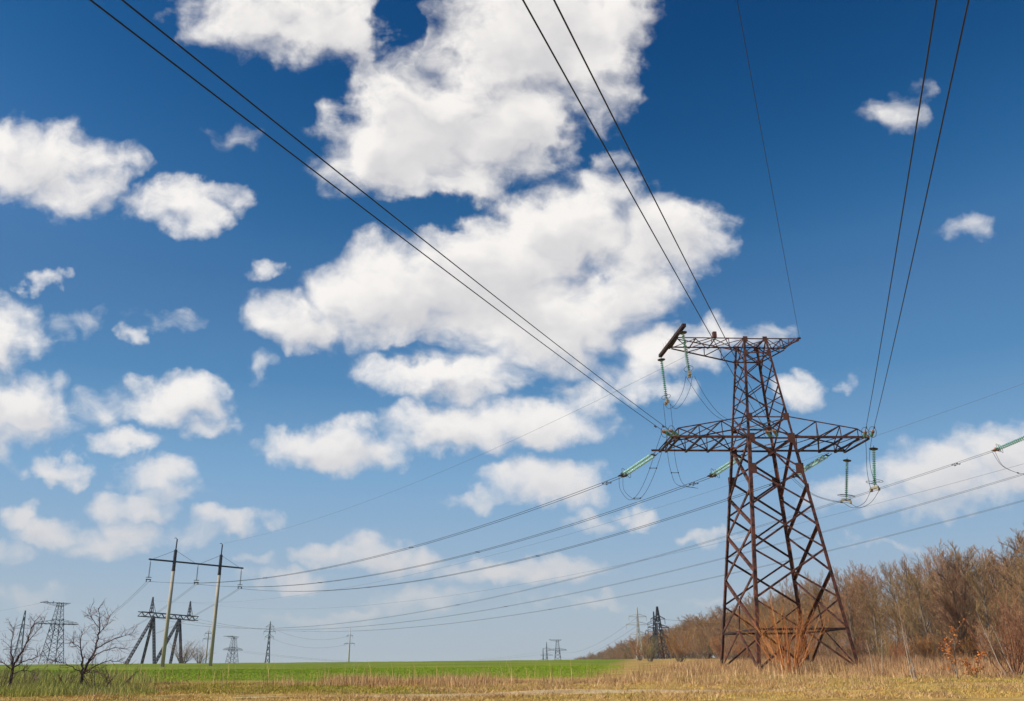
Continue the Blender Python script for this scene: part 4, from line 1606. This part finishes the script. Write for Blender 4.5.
# the two small bare fruit trees on the left; limbs given in metres from the foot (across, away, up)
def fruit_tree(label, px, r, seed, trunk, limbs, rad):
    t = thing('fruit_tree', label, 'tree')
    P = Plant(seed)
    P.wood.tube(spline(trunk, 4), [rad * (1.15 - .45 * i / (4 * (len(trunk) - 1))) for i in range(4 * (len(trunk) - 1) + 1)], 8, caps=False)
    cfg = [dict(seg=4, wob=.1, up=.2),
           dict(n=(5, 7), len=.6, ang=(.5, 1.1), rad=.45, wob=.12, up=.35, seg=4, rib=True, rmin=.018, short=.3, **{'from': .12}),
           dict(n=(4, 6), len=.55, ang=(.4, 1.1), rad=.6, wob=.13, up=.3, seg=3, rib=True, rmin=.014, **{'from': .12})]
    for pts, w in limbs:
        c = spline(pts, 4)
        n = len(c)
        for i in range(1, n - 1):           # small lumps and bends
            c[i] = c[i] + V(P.r.gauss(0, .04), P.r.gauss(0, .04), P.r.gauss(0, .04))
        P.wood.tube(c, [max(.012, w * (1 - .82 * i / (n - 1))) for i in range(n)], 6, caps=False)
        for i in range(2, n):
            d = (c[i] - c[i - 1]).normalized()
            for _ in range(2):
                L = P.r.uniform(.55, 1.35)
                P.branch(c[i].lerp(c[i - 1], P.r.random()), P.side(d, P.r.uniform(.5, 1.2)), L, .022, 1, cfg)
    P.build(t, M['bark_dark'], M['twig_purple'])
    place(t, px, r, 0, .74)


fruit_tree('bare fruit tree with one tall upright limb, right of the dark lattice pylon', 83.5, 64.5, 607,
           [V(0, 0, -.3), V(.03, 0, .7), V(0, 0, 1.35)],
           [([V(0, 0, 1.2), V(-.15, .1, 2.3), V(-.55, .2, 3.4), V(-.8, .3, 4.9)], .10),
            ([V(0, 0, 1.25), V(.45, -.1, 2.2), V(.75, 0, 3.0), V(.85, .1, 4.4), V(.8, .1, 5.6), V(.55, 0, 6.6)], .12),
            ([V(.8, 0, 3.2), V(1.6, .3, 3.8), V(2.9, .5, 4.3), V(3.6, .6, 4.6)], .06),
            ([V(.5, 0, 2.3), V(1.4, -.6, 2.9), V(2.9, -1.0, 3.3), V(4.0, -1.2, 3.2)], .06),
            ([V(0, 0, 1.3), V(.9, .5, 1.9), V(2.2, .8, 2.3), V(3.4, 1.0, 2.0)], .06),
            ([V(0, 0, 1.35), V(-.7, -.4, 1.8), V(-1.5, -.7, 2.2), V(-2.4, -.8, 2.3)], .05),
            ([V(0, .1, 1.2), V(.9, -.4, 1.5), V(1.8, -.5, 1.5)], .04),
            ([V(.85, .1, 4.4), V(1.3, .3, 5.2), V(1.5, .4, 6.0)], .04),
            ([V(.82, .1, 5.0), V(.3, -.3, 5.7), V(.15, -.4, 6.3)], .035),
            ([V(-.5, .2, 3.3), V(-1.0, 0, 3.7), V(-1.4, 0, 3.9)], .035)], .16)
fruit_tree('slender bare fruit tree at the left edge of the field', 13.0, 65.5, 611,
           [V(0, 0, -.3), V(.02, 0, .8), V(.05, 0, 1.7)],
           [([V(.05, 0, 1.7), V(.35, 0, 2.6), V(.75, .1, 3.6), V(1.0, .1, 4.9), V(1.5, .1, 5.9)], .10),
            ([V(.05, 0, 1.7), V(-.25, .1, 2.6), V(-.55, .2, 3.9), V(-.6, .2, 5.0)], .08),
            ([V(.1, 0, 1.8), V(.9, -.2, 2.2), V(1.9, -.4, 2.5), V(2.6, -.4, 3.0)], .06),
            ([V(0, 0, 1.6), V(-.8, -.3, 2.2), V(-1.6, -.5, 2.4)], .05),
            ([V(0, 0, 1.3), V(.9, .3, 1.5), V(1.8, .4, 1.3)], .04),
            ([V(.8, .1, 3.7), V(1.5, -.2, 4.4), V(2.1, -.3, 5.3)], .04)], .14)

for i, (px, r, s, lab) in enumerate(((100, 62, .85, 'tangled purplish scrub at the foot of the fruit tree with the upright limb'), (117, 66, .8, 'low purplish scrub spreading right of the fruit tree with the upright limb'),
                                     (66, 66, .7, 'low purplish scrub between the two fruit trees'), (2, 64, .9, 'tangled scrub cut by the left edge under the slender fruit tree'), (30, 67, .7, 'low scrub right of the slender fruit tree'))):
    t = thing('scrub_bush', lab, 'bush', group=None)
    shrub(460 + i, 2.4, 9, 1.2, None, None, .7, up=.15).build(t, M['bark_dark'], M['twig_purple'], None, 'stems', 'twigs')
    place(t, px, r, 0, s)

# ------------------------------------------------------------------ grasses
rs = np.random.RandomState(11)
ex = lambda y: np.interp(y, [40, 80, 118, 194, 285, 700], [42.5, 42.5, 43.0, 47, 52, 66])


def vnoise(x, y, s, seed):
    """smooth value noise"""
    r2 = np.random.RandomState(seed)
    tab = r2.rand(64, 64)
    u, v = x / s, y / s
    i, j = np.floor(u).astype(int), np.floor(v).astype(int)
    fu, fv = u - i, v - j
    fu, fv = fu * fu * (3 - 2 * fu), fv * fv * (3 - 2 * fv)
    g = lambda a, b: tab[a % 64, b % 64]
    return (g(i, j) * (1 - fu) + g(i + 1, j) * fu) * (1 - fv) + (g(i, j + 1) * (1 - fu) + g(i + 1, j + 1) * fu) * fv


def blades(name, x, y, h, w, lean, m):
    n = len(x)
    z = ground_np(x, y) - .03
    a = rs.rand(n) * 2 * np.pi
    la = rs.rand(n) * 2 * np.pi
    ll = lean * rs.rand(n) * h
    b = np.stack([x, y, z], 1)
    sd = np.stack([np.cos(a), np.sin(a), np.zeros(n)], 1) * (w / 2)[:, None]
    off = np.stack([np.cos(la) * ll, np.sin(la) * ll, h], 1)
    mid = b + off * np.array([.4, .4, .6])
    v = np.stack([b - sd, b + sd, mid + sd * .7, mid - sd * .7, b + off], 1).reshape(-1, 3)
    k = np.arange(n)[:, None] * 5
    f = np.concatenate([k + np.array([[0, 1, 2]]), k + np.array([[0, 2, 3]]), k + np.array([[3, 2, 4]])], 0)
    return tag(tris(name, v, f, m), kind='stuff')


def scatter(n, x0, x1, y0, y1, dens):
    x = rs.uniform(x0, x1, n)
    y = rs.uniform(y0, y1, n)
    k = rs.rand(n) < dens(x, y)
    k &= (np.abs(x) < .70 * y + 3)
    rut = 51.3 + .035 * x + .5 * np.sin(x * .11) + .3 * np.sin(x * .37)
    k &= ~((y > rut - .2) & (y < rut + 3.4) & (x > -15) & (x < 17) & (rs.rand(n) < .86))
    return x[k], y[k]


def sstep(v, a, b):
    t = np.clip((v - a) / (b - a), 0, 1)
    return t * t * (3 - 2 * t)


def clumped(x, y, spread, per):
    n = len(x)
    X = np.repeat(x, per) + rs.normal(0, spread, n * per)
    Y = np.repeat(y, per) + rs.normal(0, spread, n * per)
    return X, Y


# bleached short grass in front
fx, fy = scatter(150000, -40, 44, 43.5, 64, lambda x, y: .25 + .75 * sstep(vnoise(x, y, 1.6, 3), .35, .7))
hh = rs.uniform(.05, .16, len(fx)) * (.6 + vnoise(fx, fy, 1.1, 8))
blades('short_grass', fx, fy, hh, rs.uniform(.018, .04, len(fx)), 1.5, M['straw_short'])
# matted, bent straw clumps lying over it
cx_, cy_ = scatter(3000, -24, 40, 44, 62, lambda x, y: sstep(vnoise(x, y, 2.2, 13), .42, .68) * (.35 + .65 * sstep(x, -14, -4)))
X, Y = clumped(cx_, cy_, .3, 26)
hb = np.repeat(rs.uniform(.12, .38, len(cx_)), 26)
blades('matted_straw', X, Y, hb * rs.uniform(.4, 1.1, len(X)), rs.uniform(.016, .034, len(X)), 2.2, M['straw'])
# straw tussocks on the right, up to the foot of the wood
cx_, cy_ = scatter(5200, -8, 60, 57, 112, lambda x, y: np.where(y < 80, sstep(x, -4 + (y - 57) * .75, 6 + (y - 57) * .62), sstep(x - .135 * y, 0, 6)) * (1 - .8 * sstep(x - ex(y), -16, -7)) * (.3 + .7 * sstep(vnoise(x, y, 4, 21), .3, .6)))
X, Y = clumped(cx_, cy_, .28, 34)
hb = np.repeat(rs.uniform(.12, .75, len(cx_)) ** 1.2, 34) * (.6 + .6 * sstep(Y, 57, 66))
blades('dry_grass', X, Y, hb * rs.uniform(.5, 1.1, len(X)), rs.uniform(.014, .03, len(X)), .9, M['straw'])
# brown dead weeds: a belt before the field on the left and the undergrowth before the wood
cx_, cy_ = scatter(3000, -42, 8, 62, 75, lambda x, y: sstep(y - .1 * x, 61.5, 64) * (1 - sstep(y - .1 * x, 66.5, 71)) * (.06 + .94 * sstep(vnoise(x, y, 3.5, 31), .45, .68)))
X, Y = clumped(cx_, cy_, .35, 30)
hb = np.repeat(rs.uniform(.08, .46, len(cx_)), 30) * np.repeat(.35 + .9 * vnoise(cx_, cy_, 7, 5), 30)
blades('dead_weeds', X, Y, hb * rs.uniform(.4, 1.15, len(X)), rs.uniform(.012, .026, len(X)), .6, M['weed'])
cx_, cy_ = scatter(800, -17, 3, 61.5, 68, lambda x, y: ((1 - sstep(np.abs(x + 7), 4, 9)) * .8 + .1) * sstep(vnoise(x, y, 2.5, 33), .3, .65))
X, Y = clumped(cx_, cy_, .35, 30)
hb = np.repeat(rs.uniform(.2, .85, len(cx_)), 30)
blades('dead_weeds', X, Y, hb * rs.uniform(.4, 1.15, len(X)), rs.uniform(.012, .026, len(X)), .55, M['straw'])
cx_, cy_ = scatter(6500, 8, 60, 62, 125, lambda x, y: sstep(x - ex(y), -24, -10) * (.3 + .7 * sstep(vnoise(x, y, 3, 41), .35, .6)))
X, Y = clumped(cx_, cy_, .4, 26)
hb = np.repeat(rs.uniform(.25, 1.25, len(cx_)), 26)
blades('dead_weeds', X, Y, hb * rs.uniform(.4, 1.1, len(X)), rs.uniform(.012, .03, len(X)), .5, M['weed'])
# patches of darker dead weeds among the straw
cx_, cy_ = scatter(2600, -6, 36, 58, 92, lambda x, y: np.where(y < 80, sstep(x, -2 + (y - 57) * .6, 6 + (y - 57) * .6), sstep(x - .135 * y, -1, 5)) * sstep(vnoise(x, y, 4.5, 91), .6, .74))
X, Y = clumped(cx_, cy_, .45, 26)
hb = np.repeat(rs.uniform(.2, .85, len(cx_)), 26)
blades('dead_weeds', X, Y, hb * rs.uniform(.4, 1.1, len(X)), rs.uniform(.012, .03, len(X)), .7, M['weed'])
# single tall pale stalks
sx_, sy_ = scatter(1100, -30, 50, 60, 74, lambda x, y: .4 + .6 * sstep(vnoise(x, y, 6, 51), .5, .7))
blades('tall_stalks', sx_, sy_, rs.uniform(.9, 1.7, len(sx_)), rs.uniform(.02, .035, len(sx_)), .35, M['straw'])
# fresh grass: a strip on the left and scattered tufts
gx_, gy_ = scatter(90000, -45, 8, 52.5, 66, lambda x, y: (1 - sstep(x, -18, 4)) * sstep(y, 52.5, 55) * (.35 + .65 * sstep(vnoise(x, y, 3, 61), .3, .6)))
blades('green_grass', gx_, gy_, rs.uniform(.08, .22, len(gx_)), rs.uniform(.02, .04, len(gx_)), .9, M['grass'])
cx_, cy_ = scatter(700, -20, 50, 46, 66, lambda x, y: sstep(vnoise(x, y, 5, 71), .62, .78))
X, Y = clumped(cx_, cy_, .22, 30)
blades('green_grass', X, Y, rs.uniform(.08, .26, len(X)), rs.uniform(.016, .03, len(X)), .9, M['grass'])
# long greyish grass in the corner under the fruit trees
cx_, cy_ = scatter(2600, -48, -20, 52, 76, lambda x, y: (1 - sstep(x / y, -.49, -.36)) * .95)
X, Y = clumped(cx_, cy_, .35, 34)
hb = np.repeat(rs.uniform(.25, .8, len(cx_)), 34)
blades('long_grass', X, Y, hb * rs.uniform(.5, 1.1, len(X)), rs.uniform(.014, .03, len(X)), .6, M['grass_long'])
# young crop in the near part of the field
kx, ky = scatter(250000, -75, 22, 62, 120, lambda x, y: sstep(y - (.18 * x + 72.5) + 5 * (vnoise(x, y, 6, 81) - .5), -3, 3) * (1 - sstep(x, .135 * y - 5, .135 * y - 1)))
blades('winter_crop', kx, ky, rs.uniform(.05, .11, len(kx)), rs.uniform(.03, .05, len(kx)), 1.4, M['crop'])

# ------------------------------------------------------------------ the air between here and the far masts
hb_ = MB()
hb_.add([(x, y, z) for z in (-20.0, 62.0) for x, y in ((-2000, -2000), (2000, -2000), (2000, 2000), (-2000, 2000))],
        [(3, 2, 1, 0), (4, 5, 6, 7), (0, 1, 5, 4), (1, 2, 6, 5), (2, 3, 7, 6), (3, 0, 4, 7)])
hm = bpy.data.materials.new('haze')
hm.use_nodes = True
hm.node_tree.nodes.clear()
pv = hm.node_tree.nodes.new('ShaderNodeVolumePrincipled')
pv.inputs['Color'].default_value = (.86, .92, 1.0, 1)
pv.inputs['Density'].default_value = .00012
pv.inputs['Anisotropy'].default_value = .1
ho = hm.node_tree.nodes.new('ShaderNodeOutputMaterial')
hm.node_tree.links.new(pv.outputs[0], ho.inputs['Volume'])
tag(hb_.build('haze', hm), kind='stuff')
